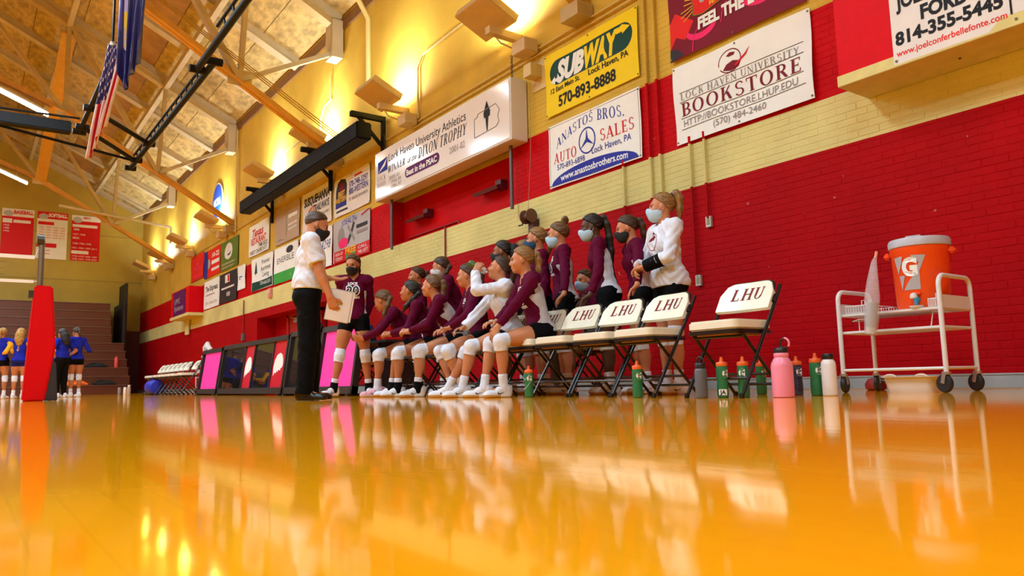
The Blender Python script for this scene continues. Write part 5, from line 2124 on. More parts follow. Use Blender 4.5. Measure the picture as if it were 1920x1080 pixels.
def cloth_panel(n, c1, c2, c3):
    key = 'cloth_panel_' + n
    if key in MATS:
        return MATS[key]
    m_ = cloth(key, c1).copy()
    m_.name = key
    nt = m_.node_tree
    b = nt.nodes['Principled BSDF']
    hs_ = [x for x in nt.nodes if x.bl_idname == 'ShaderNodeHueSaturation'][0]
    prev = None
    for at, c in (('panel', c2), ('sleeve', c3)):
        a_ = nt.nodes.new('ShaderNodeAttribute')
        a_.attribute_name = at
        g = nt.nodes.new('ShaderNodeMath')
        g.operation = 'GREATER_THAN'
        g.inputs[1].default_value = 0
        nt.links.new(a_.outputs['Fac'], g.inputs[0])
        mx = nt.nodes.new('ShaderNodeMix')
        mx.data_type = 'RGBA'
        nt.links.new(g.outputs[0], mx.inputs['Factor'])
        if prev is None:
            mx.inputs['A'].default_value = c1 + (1,)
        else:
            nt.links.new(prev, mx.inputs['A'])
        mx.inputs['B'].default_value = c + (1,)
        prev = mx.outputs['Result']
    nt.links.new(prev, hs_.inputs['Color'])
    MATS[key] = m_
    return m_


def sh(n):
    return mat('skin_' + n, SKIN[n], .45, noise=.06, nscale=12, spec=.35, sss=.08)


def hm(n, tail=False):
    k = (70, 70, 7) if tail else (80, 9, 80)
    return mat('hair_' + n + ('_tail' if tail else ''), HAIR[n], .38, noise=.75, nscale=1.0, bump=.5, bscale=1.6, stretch=k, spec=.5)


JER = lambda: cloth('maroon', MAROON)
WHITE_C = lambda: cloth('white', (.70, .73, .82))
PALE_C = lambda: cloth('side_panel', (.55, .50, .50))
BLACK_C = lambda: cloth('black', (.0025, .0025, .003))
BLUE_C = lambda: cloth('royal', (.012, .020, .36))
SHOEW = lambda: mat('shoe_white', (.74, .75, .80), .5, bump=.25, bscale=50)
GUM = lambda: mat('sole_gum', (.58, .33, .10), .5)


def decal(name, vf2, cw, h, w, origin, R, target, mt, parent, off=.0025, arc_=0):
    """project flat lettering (2D) along the chest's inward axis on to the garment"""
    vs, fs = fit2d(vf2, h, w)
    if not vs:
        return
    x1 = max(v[0] for v in vs)
    bm = bmesh.new()
    vv = [bm.verts.new((x - x1 / 2, 0, z - h / 2)) for x, z in vs]
    for f in fs:
        try:
            bm.faces.new([vv[i] for i in f])
        except ValueError:
            pass
    bmesh.ops.triangulate(bm, faces=bm.faces[:])
    for _ in range(2):
        es = [e for e in bm.edges if e.calc_length() > .025]
        if es:
            bmesh.ops.subdivide_edges(bm, edges=es, cuts=1)
    me = target.data
    bvh = BVHTree.FromPolygons([v.co[:] for v in me.vertices], [tuple(p.vertices) for p in me.polygons])
    Rm = Matrix(R.tolist())
    o = Vector(origin)
    din = Rm @ Vector((0, 1, 0))
    ok = True
    for v in bm.verts:
        st = o + Rm @ Vector((v.co.x, -.35, v.co.z))
        hit, nrm, _, _ = bvh.ray_cast(st, din, .8)
        v.co = (hit - din * off) if hit is not None else (o + Rm @ Vector((v.co.x, -.12, v.co.z)))
    mesh = bpy.data.meshes.new(name)
    bm.to_mesh(mesh)
    bm.free()
    mesh.materials.append(mt)
    ob = bpy.data.objects.new(name, mesh)
    COL.objects.link(ob)
    ob.parent = parent
    return ob


def person(label, loc, rz, H=1.72, pelvis=(0, 0, None), lean=(0, 0), twist=0, head=(0, 0, 0), hands=None, feet=None, knees=None, skin='fair', hair='brown', style='pony', top='jersey', bottom='shorts',
           mask=None, sex='f', res=.0075, sit=False, number=None, side=None, kneepad=True, shoe='white', sock='white', sleeve_col=None, top_col=None, ankle_brace=False, group=None, hairband=None, texts=(), number_col=None, back_number=None, lips=True, bottom_col=None):
    s = H / 1.72
    male = sex == 'm'
    root = thing('person', label, 'person', loc, rz, group)
    rad = math.radians
    if pelvis[2] is None:
        pelvis = (pelvis[0], pelvis[1], .955 * s)
    P = V3(*pelvis)
    Rp = Rx(rad(lean[0]))
    Rc = Rz(rad(twist)) @ Rx(rad(lean[1]))
    Rh = Rz(rad(head[0])) @ Rx(rad(head[1])) @ Ry(rad(head[2]))
    waist = P + Rp @ V3(0, -.005, .13 * s)
    ch = waist + Rc @ V3(0, 0, .17 * s)
    shw = (.195 if male else .165) * s
    S = {q: waist + Rc @ V3(q * shw, .005, .315 * s) for q in (-1, 1)}
    nb = waist + Rc @ V3(0, .012, .355 * s)
    hc = nb + (Rc @ V3(0, -.005, .075 * s)) + Rh @ V3(0, -.022, .085 * s)
    hs = s * (1.02 if not male else 1.04)

    def hp(x, y, z):
        return hc + Rh @ (V3(x, y, z) * hs)
    hipj = {q: P + Rp @ V3(q * .088 * s, 0, -.035 * s) for q in (-1, 1)}
    UA, FA, TH, SHN = .285 * s, .245 * s, .43 * s, .405 * s
    # ---- legs
    feet = feet or {1: ((.10, 0), 0), -1: ((-.10, 0), 0)}
    knees = knees or {}
    A, K, FD = {}, {}, {}
    for q in (-1, 1):
        (fx, fy), yaw = feet[q][0], feet[q][1]
        az = feet[q][2] if len(feet[q]) > 2 else .088
        FD[q] = Rz(rad(yaw))
        pole = knees.get(q, (q * .12, -1, 0))
        K[q], A[q] = ik(hipj[q], V3(fx, fy, az), TH, SHN, pole)
    torso = []
    wr = 1.22 if male else 1.0
    torso += [Ell(P, (V3(.150, .108, .115) * s), Rp, .05), Ell(waist, (V3(.118 * wr, .088 * wr, .125) * s), Rc, .07), Ell(ch, (V3(.138 * wr, .102 * wr, .17) * s), Rc, .06)]
    if not male:
        torso += [Ell(ch + Rc @ (V3(q * .058, -.068, .015) * s), V3(.054, .036, .052) * s, Rc, .05) for q in (-1, 1)]
    torso += [Cap(S[-1] * .8 + S[1] * .2, S[1] * .8 + S[-1] * .2, .062 * s, k=.05)]
    torso += [Cap(nb + Rc @ V3(q * .02, .01, -.005), S[q] + Rc @ V3(0, .005, .012), .042 * s, .046 * s, k=.04) for q in (-1, 1)]
    torso += [Ell(P + Rp @ (V3(q * .07, .055, -.035) * s), V3(.082, .075, .085) * s, Rp, .04) for q in (-1, 1)]
    am = 1.18 if male else 1.0
    arms_u, arms_f, handp, E_, Wr = [], [], [], {}, {}
    hands = hands or {}
    for q in (-1, 1):
        spec = hands.get(q, dict(t=(q * .24 * s, -.05, .86 * s), pole=(q * .5, 1, 0), f=(0, -.1, -1), n=(-q, 0, 0), curl=.35))
        E_[q], Wr[q] = ik(S[q], spec['t'], UA, FA, spec.get('pole', (q * .5, 1, -.3)))
        w = Wr[q]
        arms_u += [(q, Ell(S[q], V3(.054, .052, .056) * s * am, None, .03)), (q, Cap(S[q], E_[q], .046 * s * am, .037 * s * am, .025))]
        arms_f += [(q, Cap(E_[q], w, .037 * s * am, .0245 * s * am, .02)), (q, Ell(E_[q] * .72 + w * .28, V3(.038, .038, .06) * s * am, Matrix_from(w - E_[q]), .02))]
        f = unit(spec.get('f', w - E_[q]))
        nn = np.asarray(spec.get('n', (0, 0, -1)), float)
        nn = unit(nn - f * (nn @ f))
        t = np.cross(f, nn) if q == -1 else np.cross(nn, f)
        c = spec.get('curl', .4)
        hsz = s * (1.0 if not male else 1.1)
        kn = []
        for i in range(4):
            kp = w + f * (.084 - .004 * abs(i - 1)) * hsz + t * (.029 - .0195 * i) * hsz
            kn.append(kp)
            handp.append(Cap(w + t * (.014 - .010 * i) * hsz, kp, .0145 * hsz, .0115 * hsz, .012))
        fl = (.072, .080, .074, .058)
        sp = spec.get('spread', .06)
        for i in range(4):
            p0 = kn[i]
            d_ = unit(f + t * sp * (1.5 - i))
            ang = 0
            for seg, (fr_, da) in enumerate(((.45, 55), (.31, 65), (.24, 45))):
                ang += rad(da) * c
                dd = d_ * math.cos(ang) + nn * math.sin(ang)
                p1 = p0 + dd * fl[i] * fr_ * hsz
                handp.append(Cap(p0, p1, (.0095 - .0009 * seg) * hsz, (.0088 - .0009 * seg) * hsz, .004))
                p0 = p1
        tb = w + f * .022 * hsz + t * .024 * hsz
        t1 = tb + unit(f * .62 + t * .72 + nn * (.15 + .5 * c)) * .048 * hsz
        t2 = t1 + unit(f * .85 + t * (.35 - .3 * c) + nn * (.2 + .7 * c)) * .036 * hsz
        handp += [Cap(tb, t1, .0135 * hsz, .0112 * hsz, .010), Cap(t1, t2, .0108 * hsz, .0088 * hsz, .005)]
    legs_t, legs_c = [], []
    for q in (-1, 1):
        legs_t += [(q, Cap(hipj[q], K[q], .088 * s, .054 * s, .04)), (q, Ell(hipj[q] * .6 + K[q] * .4, V3(.082, .084, .16) * s, Matrix_from(K[q] - hipj[q]), .04))]
        sd = unit(A[q] - K[q])
        back = np.cross(np.cross(sd, FD[q] @ V3(0, 1, 0)), sd)
        legs_c += [(q, Ell(K[q], V3(.052, .054, .056) * s, None, .03)), (q, Cap(K[q], A[q], .047 * s, .032 * s, .03)), (q, Ell(K[q] * .68 + A[q] * .32 + unit(back) * .014 * s, V3(.047, .05, .115) * s, Matrix_from(A[q] - K[q]), .03)),
                   (q, Cap(A[q], A[q] + FD[q] @ V3(0, -.12 * s, -.05), .03 * s, .026 * s, .03)), (q, Cap(A[q], A[q] + FD[q] @ V3(0, .03, -.045), .03 * s, .03 * s, .02))]
    Hd = [Ell(hp(0, .015, .032), V3(.075, .093, .084) * hs, Rh, .03), Ell(hp(0, -.026, -.03), V3(.061, .067, .082) * hs, Rh, .03), Ell(hp(0, -.056, -.088), V3(.030, .028, .022) * hs, Rh, .025),
          Ell(hp(0, -.075, .026), V3(.046, .016, .011) * hs, Rh, .02), Cap(hp(0, -.088, .008), hp(0, -.105, -.026), .0065 * hs, .0115 * hs, .012), Ell(hp(0, -.093, -.032), V3(.016, .010, .008) * hs, Rh, .008),
          Ell(hp(0, -.084, -.061), V3(.024, .012, .013) * hs, Rh, .012)]
    Hd += [Ell(hp(q * .040, -.062, -.03), V3(.022, .02, .022) * hs, Rh, .02) for q in (-1, 1)]
    Hd += [Ell(hp(q * .073, .012, -.008), V3(.010, .021, .031) * hs, Rh @ Rz(q * .35), .008) for q in (-1, 1)]
    neck = [Cap(hp(0, .022, -.05), nb + Rc @ V3(0, 0, -.02), (.050 if not male else .060) * s, (.053 if not male else .066) * s, .03)]
    eyesub = [Ell(hp(q * .031, -.098, .004), V3(.017, .018, .011) * hs, Rh) for q in (-1, 1)]
    allp = torso + neck + Hd + [p for _, p in arms_u + arms_f + legs_t + legs_c] + handp
    Pv, Fv = implicit(allp, res, 0, eyesub)
    sk = sh(skin)
    grid_mesh('body', Pv, Fv, sk, root)
    # ---- face pieces
    if res < .011:
        for q in (-1, 1):
            e = MB()
            c = hp(q * .031, -.0785, .0045)
            Re = Matrix((Rh).tolist())
            n_ = 12
            for j in range(7):
                th = math.pi * j / 6
                for i in range(n_):
                    a = 2 * math.pi * i / n_
                    v = Vector((.0155 * math.sin(th) * math.cos(a), -.009 * math.cos(th), .0078 * math.sin(th) * math.sin(a))) * hs
                    e.v.append(tuple(Vector(c) + Re @ v))
            for j in range(6):
                for i in range(n_):
                    e.f.append((j * n_ + i, j * n_ + (i + 1) % n_, (j + 1) * n_ + (i + 1) % n_, (j + 1) * n_ + i))
                    e.m.append(1 if j < 3 else 0)
            e.build('eye', [mat('eye_white', (.62, .58, .55), .3), mat('eye_iris', (.03, .018, .012), .2)], root, smooth=True)
            pv, fv = implicit([Cap(hp(q * .016, -.0845, .010), hp(q * .031, -.0865, .0135), .0022 * hs, .0026 * hs, .003), Cap(hp(q * .031, -.0865, .0135), hp(q * .049, -.0755, .0085), .0026 * hs, .002 * hs, .003)], .0028)
            grid_mesh('eyelash', pv, fv, mat('lash_dark', (.012, .008, .006), .6), root)
            pv, fv = implicit([Cap(hp(q * .016, -.0855, .022), hp(q * .034, -.0845, .0275), .0035 * hs, .0032 * hs, .004), Cap(hp(q * .034, -.0845, .0275), hp(q * .052, -.070, .022), .0032 * hs, .002 * hs, .004)], .003)
            grid_mesh('eyebrow', pv, fv, mat('brow_' + hair, tuple(c_ * .6 for c_ in HAIR[hair]), .7), root)
        if mask is None and lips:
            pv, fv = implicit([Ell(hp(0, -.0935, -.0575), V3(.021, .006, .0048) * hs, Rh, .003), Ell(hp(0, -.093, -.0675), V3(.018, .007, .0058) * hs, Rh, .003)], .003)
            grid_mesh('lips', pv, fv, mat('lips_' + skin, tuple(c_ * f_ for c_, f_ in zip(SKIN[skin], (.85, .5, .55))), .4), root)
    # ---- hair
    Rhi = Rh.T

    def local(X, Y, Z):
        x, y, z = X - hc[0], Y - hc[1], Z - hc[2]
        return [(x * Rhi[i, 0] + y * Rhi[i, 1] + z * Rhi[i, 2]) / hs for i in range(3)]

    def hairline(X, Y, Z):
        x, y, z = local(X, Y, Z)
        if style == 'short':
            return (.028 - .75 * y - z)
        return (.024 - .85 * y - z)
    fat = {'short': .007, 'curly': .022, 'long': .015, 'puff': .016}.get(style, .013)
    cap = [Ell(hp(0, .017, .034), V3(.077, .095, .086) * hs, Rh, .02)]
    facesub = [Ell(hp(0, -.115, -.005), V3(.066, .075, .072) * hs, Rh)]
    def facecut(X, Y, Z):
        return -facesub[0].ev(X, Y, Z, 0)

    def edge(X, Y, Z):
        return np.maximum(hairline(X, Y, Z), facecut(X, Y, Z))
    pv, fv = implicit(cap, min(res, .0065), fat, (), [edge], (edge, .022))
    if len(pv):
        cs_ = hp(0, .017, .034)
        lq = (pv - cs_) @ Rh
        ph_ = np.arctan2(lq[:, 0], lq[:, 2] + .02)
        am_ = (.0026 if style != 'short' else .0008) * np.sin(ph_ * 24 + 2.5 * np.sin(ph_ * 5)) + .0015 * np.sin(ph_ * 9 + lq[:, 1] * 40)
        pv = pv + unit_rows(pv - cs_) * am_[:, None]
    hobj = grid_mesh('hair', pv, fv, hm(hair), root)
    tail = None
    if style == 'pony':
        tp = [hp(0, .105, .05), hp(0, .138, .045), hp(0, .150, -.01), hp(0, .145, -.09), hp(0, .13, -.17)]
        tail = [.022, .030, .032, .028, .010]
    elif style == 'highpony':
        tp = [hp(0, .085, .095), hp(0, .125, .118), hp(0, .150, .075), hp(0, .155, -.02), hp(0, .145, -.13)]
        tail = [.020, .032, .034, .030, .012]
    elif style == 'bun':
        tp = [hp(0, .075, .105), hp(-.012, .085, .135), hp(.014, .095, .150)]
        tail = [.028, .036, .028]
    elif style == 'puff':
        tp = [hp(0, .10, .03), hp(0, .135, .03), hp(0, .15, -.02), hp(0, .15, -.07)]
        tail = [.035, .060, .065, .05]
    elif style == 'longpony':
        tp = [hp(0, .09, .06), hp(0, .13, .07), hp(0, .15, .0), hp(0, .15, -.13), hp(0, .14, -.26), hp(0, .13, -.36)]
        tail = [.02, .03, .032, .034, .034, .022]
    elif style == 'sidepony':
        tp = [hp(0, .10, .03), hp(.03, .12, -.02), hp(.055, .07, -.09), hp(.06, .0, -.17), hp(.05, -.04, -.24)]
        tail = [.02, .028, .028, .026, .010]
    elif style == 'curly':
        tp = [hp(0, .06, .03), hp(0, .09, -.06), hp(0, .10, -.16), hp(0, .095, -.24)]
        tail = [.09, .10, .10, .07]
    if tail:
        pv, fv = implicit([Cap(a, b, r1 * hs, r2 * hs, .02) for a, b, r1, r2 in zip(tp, tp[1:], tail, tail[1:])], min(res, .0075))
        grid_mesh('ponytail' if style != 'curly' else 'curls', pv, fv, mat('curl_' + hair, HAIR[hair], .6, noise=.5, nscale=25, bump=1, bscale=45) if style in ('curly', 'puff') else hm(hair, True), hobj)
        if style not in ('curly', 'bun'):
            pv, fv = implicit([Cap(tp[0] * .6 + tp[1] * .4, tp[0] * .4 + tp[1] * .6, (tail[0] + .008) * hs, None, .005)], .005)
            grid_mesh('hair_tie', pv, fv, mat('tie_' + (hairband or 'dark'), {'yellow': (.75, .5, .02), None: (.02, .01, .012)}.get(hairband, (.02, .01, .012)), .7), hobj)
    # ---- mask
    if mask:
        mc = {'black': (.010, .010, .011), 'blue': (.36, .58, .72), 'navy': (.015, .06, .13), 'white': (.66, .66, .70)}[mask]
        mp = [Ell(hp(0, -.036, -.048), V3(.066, .082, .072) * hs, Rh, .02), Ell(hp(0, -.094, -.03), V3(.028, .030, .030) * hs, Rh, .03), Ell(hp(0, -.062, -.092), V3(.036, .036, .028) * hs, Rh, .03)]

        def mcut(X, Y, Z):
            x, y, z = local(X, Y, Z)
            return np.maximum(np.maximum(z + .004 + .10 * np.abs(x) * 4, y - .012), -.128 - z)
        pv, fv = implicit(mp, .006, .002, (), [mcut])
        mo = grid_mesh('face_mask', pv, fv, mat('mask_' + mask, mc, .8, bump=.5, bscale=30, stretch=(.3, .3, 3)), root)
        for q in (-1, 1):
            k_ = MB()
            k_.tube([hp(q * .064, -.03, -.03), hp(q * .078, .0, -.01), hp(q * .080, .022, .008)], .0022, 5)
            k_.tube([hp(q * .062, -.02, -.08), hp(q * .076, .01, -.045), hp(q * .078, .026, -.02)], .0022, 5)
            k_.build('ear_loop', mat('loop_' + mask, mc, .8), mo)
    # ---- top
    Rci, Rpi = Rc.T, Rp.T

    def inframe(R, c):
        def fn(Q):
            return (Q - c) @ R
        return fn
    chest_l = inframe(Rc, ch)

    def hem(level):
        def f(X, Y, Z):
            return level - ((X - P[0]) * Rp[0, 2] + (Y - P[1]) * Rp[1, 2] + (Z - P[2]) * Rp[2, 2])
        return f
    vneck = [Cap(nb + Rc @ V3(0, -.03, .02) * 1.0, nb + Rc @ V3(0, -.03, .12), .058 * s, .07 * s), Cap(nb + Rc @ V3(0, -.085, .02), ch + Rc @ V3(0, -.13, .085 * s), .045 * s, .004)]
    crew = [Cap(nb + Rc @ V3(0, -.02, .028), nb + Rc @ V3(0, -.02, .12), .060 * s, .07 * s)]
    tc = top_col
    if top == 'jersey':
        pr = torso + [p for _, p in arms_u]
        for q in (-1, 1):
            pr.append(Cap(E_[q], E_[q] * .10 + Wr[q] * .90, .038 * s, .028 * s, .02, fb=True))
        cm = tc or JER()
        ms = [cm]
        if side or sleeve_col:
            base_c = (.012, .020, .36) if tc else MAROON
            cm = cloth_panel('%s_%s_%s' % ('royal' if tc else 'maroon', side, 'gold' if sleeve_col else 'own'), base_c, {'pale': (.52, .48, .50), 'white': (.74, .76, .84), None: base_c}[side], (.80, .42, .02) if sleeve_col else base_c)
            ms = [cm]
        pv, fv = implicit(pr, res, .010, vneck, [hem(-.03 * s if bottom != 'pants' else -.06)], None, .0028)
        to = grid_mesh('jersey', pv, fv, ms, root)
        if side or sleeve_col:
            l = (pv - ch) @ Rc / s
            dmin = np.full(len(pv), 9.0)
            for q in (-1, 1):
                for a_, b_ in ((S[q], E_[q]), (E_[q], Wr[q])):
                    ab = b_ - a_
                    t_ = np.clip(((pv - a_) @ ab) / (ab @ ab), 0, 1)
                    dmin = np.minimum(dmin, np.linalg.norm(pv - a_ - t_[:, None] * ab, axis=1))
            ax_ = np.abs(l[:, 0])
            fs_ = np.maximum(np.minimum(ax_ - .130, .02 - l[:, 2]), np.minimum(ax_ - .072, l[:, 1] + .010))
            fs_ = np.minimum(np.minimum(fs_, .10 - l[:, 2]), dmin - .066 * s)
            for nm, val in (('panel', fs_ if side else fs_ * 0 - 1), ('sleeve', (.066 * s - dmin) if sleeve_col else fs_ * 0 - 1)):
                to.data.attributes.new(nm, 'FLOAT', 'POINT').data.foreach_set('value', val.astype(np.float32))
    elif top == 'tee':            # loose long sleeved tee
        pr = torso + [p for _, p in arms_u]
        for q in (-1, 1):
            pr.append(Cap(E_[q], E_[q] * .08 + Wr[q] * .92, .043 * s, .032 * s, .02, fb=True))
        pr += [Cap(P + Rp @ V3(-.06, 0, .02), P + Rp @ V3(.06, 0, .02), .112 * s, None, .06)]
        pv, fv = implicit(pr, res, .016, crew, [hem(-.05 * s)], None, .006)
        to = grid_mesh('long_sleeve_shirt', pv, fv, tc or WHITE_C(), root)
    else:                          # polo / short sleeved
        pr = list(torso)
        for q in (-1, 1):
            pr += [Ell(S[q], V3(.058, .056, .06) * s * am, None, .03), Cap(S[q], S[q] * .28 + E_[q] * .72, .056 * s * am, .055 * s * am, .03, fb=True)]
        pr += [Cap(P + Rp @ V3(-.05, 0, .10), P + Rp @ V3(.05, 0, .10), .105 * s * wr, None, .06)]
        pv, fv = implicit(pr, res, .014, crew, [hem(.035 * s)], None, .005)
        to = grid_mesh('polo_shirt', pv, fv, tc or WHITE_C(), root)
        pv, fv = implicit([Cap(nb + Rc @ V3(0, 0, -.012), nb + Rc @ V3(0, -.006, .035), .072 * s, .066 * s, .01, True, True)], .006, 0, [Cap(nb + Rc @ V3(0, -.01, -.06), nb + Rc @ V3(0, -.01, .1), .062 * s)])
        grid_mesh('collar', pv, fv, tc or WHITE_C(), to)
    # ---- bottom
    if bottom == 'shorts':
        pr = [torso[0], torso[1]] + torso[-2:]
        for q in (-1, 1):
            e_ = hipj[q] * .68 + K[q] * .32
            pr.append(Cap(hipj[q], e_, .090 * s, .084 * s, .03, fb=True))

        def wc(X, Y, Z):
            return -hem(.07 * s)(X, Y, Z)
        pv, fv = implicit(pr, res, .006, (), [wc])
        bo = grid_mesh('shorts', pv, fv, bottom_col or cloth('black', (.0025, .0025, .003)), root)
    else:
        pr = [torso[0], torso[1]] + torso[-2:]
        for q in (-1, 1):
            pr += [Cap(hipj[q], K[q], .096 * s, .074 * s, .04), Cap(K[q], A[q] + V3(0, 0, -.03), .074 * s, .068 * s if male else .045, .03, fb=True)]

        def wc(X, Y, Z):
            return -hem(.11 * s)(X, Y, Z)
        pv, fv = implicit(pr, res, .010, (), [wc], None, .002)
        bo = grid_mesh('trousers', pv, fv, bottom_col or cloth('black', (.0025, .0025, .003)), root)
    # ---- knee pads, socks, shoes
    for q in (-1, 1):
        dn = unit(A[q] - K[q])
        if bottom == 'shorts' and kneepad:
            up_ = unit(hipj[q] - K[q])
            pv, fv = implicit([Cap(K[q] + up_ * .075 * s, K[q], .058 * s, .058 * s, .02, fa=True), Cap(K[q], K[q] + dn * .085 * s, .058 * s, .055 * s, .02, fb=True)], min(res, .009), .005)
            kp_ = grid_mesh('knee_pad', pv, fv, WHITE_C(), root)
        if bottom == 'shorts':
            pv, fv = implicit([Cap(A[q] - dn * .12 * s, A[q], .038 * s, .036 * s, .02, fa=True), Cap(A[q], A[q] + V3(0, 0, -.04), .037 * s, None, .02)], min(res, .009), .004)
            grid_mesh('sock', pv, fv, WHITE_C() if sock == 'white' else BLACK_C(), root)
            if ankle_brace:
                pv, fv = implicit([Cap(A[q] - dn * .075 * s, A[q], .042 * s, .042 * s, .02, fa=True), Cap(A[q], A[q] + V3(0, 0, -.03), .042 * s, None, .02)], min(res, .009), .004)
                grid_mesh('ankle_brace', pv, fv, BLACK_C(), root)
        o_ = V3(A[q][0], A[q][1], A[q][2] - .088)
        R_ = FD[q]

        def fp(x, y, z):
            return o_ + R_ @ (V3(x * (1 if not male else 1.1), y * (1 if not male else 1.12), z))
        upper = [Ell(fp(0, .035, .048), V3(.038, .048, .052), R_, .02), Cap(fp(0, .02, .085), fp(0, -.06, .055), .042, .038, .03), Ell(fp(0, -.12, .030), V3(.043, .070, .036), R_, .03), Ell(fp(.004 * q, -.165, .024), V3(.036, .04, .026), R_, .02),
                 Cap(fp(0, .03, .018), fp(0, -.15, .018), .040, .042, .02), Cap(fp(0, .075, .095), fp(0, .06, .06), .012, .02, .02)]
        zz = o_[2]

        def gc(X, Y, Z):
            return (zz + .001) - Z + 0 * X + 0 * Y

        def smf(Q):
            lz = Q[:, 2] - zz
            ly = ((Q - o_) @ R_)[:, 1]
            r_ = np.zeros(len(Q))
            if shoe in ('white', 'pink', 'yellow'):
                r_[(lz < .022) & (ly < -.05)] = 1
                if shoe == 'yellow':
                    r_[(ly < -.09)] = 1
            return r_
        sm = {'white': [SHOEW(), GUM()], 'pink': [mat('shoe_pink', (.80, .42, .50), .5, noise=.3, nscale=40), mat('sole_pink', (.75, .62, .66), .5)], 'black': [mat('shoe_black', (.0025, .0025, .003), .3)], 'yellow': [SHOEW(), mat('shoe_yellow', (.9, .5, .02), .5)]}[shoe]
        pv, fv = implicit(upper, min(res, .0075), 0, (), [gc])
        so = grid_mesh('shoe', pv, fv, sm, root, smf if len(sm) > 1 else None)
        if shoe in ('white', 'pink') and res < .009:
            for side_ in (-1, 1):
                me = so.data
                bvh = BVHTree.FromPolygons([v.co[:] for v in me.vertices], [tuple(p_.vertices) for p_ in me.polygons])
                tick = [(-.075, .052), (-.083, .040), (-.075, .030), (-.058, .030), (.0, .055), (-.055, .038), (-.070, .040)]
                k_ = MB()
                pts = []
                for y_, z_ in tick:
                    st = Vector(fp(side_ * .2, y_, z_))
                    di = Vector(R_ @ V3(-side_, 0, 0))
                    hit = bvh.ray_cast(st, di, .3)[0]
                    if hit is None:
                        break
                    pts.append(hit - di * .003)
                if len(pts) == len(tick):
                    k_.add(pts, [(0, 1, 6), (1, 2, 5, 6), (2, 3, 5), (3, 4, 5)])
                    k_.build('tick_mark', mat('tick_black', (.01, .01, .01), .5), so)
    # ---- lettering on the chest
    for (t_, bold, hh, ww, dz, colr) in texts:
        decal('lettering', text2d(t_, bold), 0, hh * s, ww * s, ch + Rc @ V3(0, 0, dz * s), Rc, to, ink(colr), to)
    if number:
        decal('jersey_number', text2d(number, .07), 0, .105 * s, (.085 * len(number)) * s, ch + Rc @ V3(0, 0, .02 * s), Rc, to, ink('white'), to, .0025)
        decal('jersey_number', text2d(number, .02), 0, .100 * s, (.074 * len(number)) * s, ch + Rc @ V3(0, 0, .02 * s), Rc, to, ink('black'), to, .0045)
        decal('lettering', text2d('LOCK', .04), 0, .03 * s, .12 * s, ch + Rc @ V3(0, 0, .105 * s), Rc, to, ink('white'), to)
        decal('lettering', text2d('HAVEN', .04), 0, .026 * s, .15 * s, ch + Rc @ V3(0, 0, -.065 * s), Rc, to, ink('white'), to)
    if back_number:
        Rb = Rc @ Rz(math.pi)
        decal('jersey_number', text2d(back_number, .06), 0, .16 * s, .10 * s, ch + Rc @ V3(0, 0, .0), Rb, to, ink('gold'), to)
    return dict(root=root, W=Wr, K=K, A=A, ch=ch, Rc=Rc, S=S, E=E_, hc=hc, Rh=Rh, hp=hp, to=to)


def Matrix_from(d):
    """rotation whose z axis follows d"""
    z = unit(d)
    x = np.cross((0, 1, 0) if abs(z[1]) < .9 else (1, 0, 0), z)
    x = unit(x)
    return np.stack([x, np.cross(z, x), z], 1)


def to_local(p, loc, rz):
    c, s_ = math.cos(-rz), math.sin(-rz)
    x, y = p[0] - loc[0], p[1] - loc[1]
    return (c * x - s_ * y, s_ * x + c * y, p[2] - (loc[2] if len(loc) > 2 else 0))


D2R = math.radians

# ================================================================== the cast
SEATZ = .622
CO = D2R(158)
cl_ = (-7.2, 2.72, 0)
coach = person('man in white polo shirt and black trousers facing the bench', cl_, CO, 1.88, lean=(1, 3), head=(6, 20, 0), sex='m', skin='fair', hair='brown', style='short', top='polo', bottom='pants', mask='black', shoe='black', res=.0075,
               hands={-1: dict(t=(-.27, -.21, .98), pole=(-.35, 1, -.1), f=(.15, -.35, -1), n=(1, -.2, .1), curl=.6), 1: dict(t=(.28, -.20, 1.24), pole=(.5, .6, -1), f=(.15, -1, -.05), n=(-.3, 0, 1), curl=.15, spread=.12)},
               feet={1: ((.13, -.02), 14), -1: ((-.13, .03), -14)})
r = thing('clipboard', 'white papers on a clipboard held at the hip by the man in white', 'papers', cl_, CO)
m = MB()
w = coach['W'][-1]
Rb_ = Matrix.Rotation(.25, 3, 'Z') @ Matrix.Rotation(.18, 3, 'X')
cc = Vector(w) + Vector((.055, -.08, -.08))
m.box(cc, (.006, .235, .31), Rb_)
m.build('board', mat('clip_board', (.45, .40, .36), .6), r)
m = MB()
m.box(cc + Rb_ @ Vector((-.006, 0, 0)), (.004, .225, .30), Rb_)
m.box(cc + Rb_ @ Vector((.006, -.02, .01)), (.004, .24, .30), Rb_)
m.build('paper_sheets', mat('paper_white', (.84, .82, .82), .8), r)
k = MB()
for i in range(7):
    k.box(cc + Rb_ @ Vector((.0085, -.02, .11 - .035 * i)), (.001, .17, .004), Rb_)
k.build('printed_lines', ink('grey'), r, kind='stuff')
# belt buckle side and trouser pocket are too small to show

person('standing player with number 20 on maroon jersey, hands behind back', (-8.67, 3.86, 0), D2R(58), 1.74, lean=(0, 2), head=(-16, 14, 0), skin='tan', hair='brown', style='pony', mask='black', number='20', side='white', ankle_brace=True,
       hands={1: dict(t=(.10, .17, .93), pole=(.9, .4, -.2), f=(-1, .1, -.2), n=(0, 1, 0), curl=.5), -1: dict(t=(-.10, .19, .93), pole=(-.9, .4, -.2), f=(1, .1, -.2), n=(0, 1, 0), curl=.5)},
       feet={1: ((.17, .08), 20), -1: ((-.24, -.06), -38)})


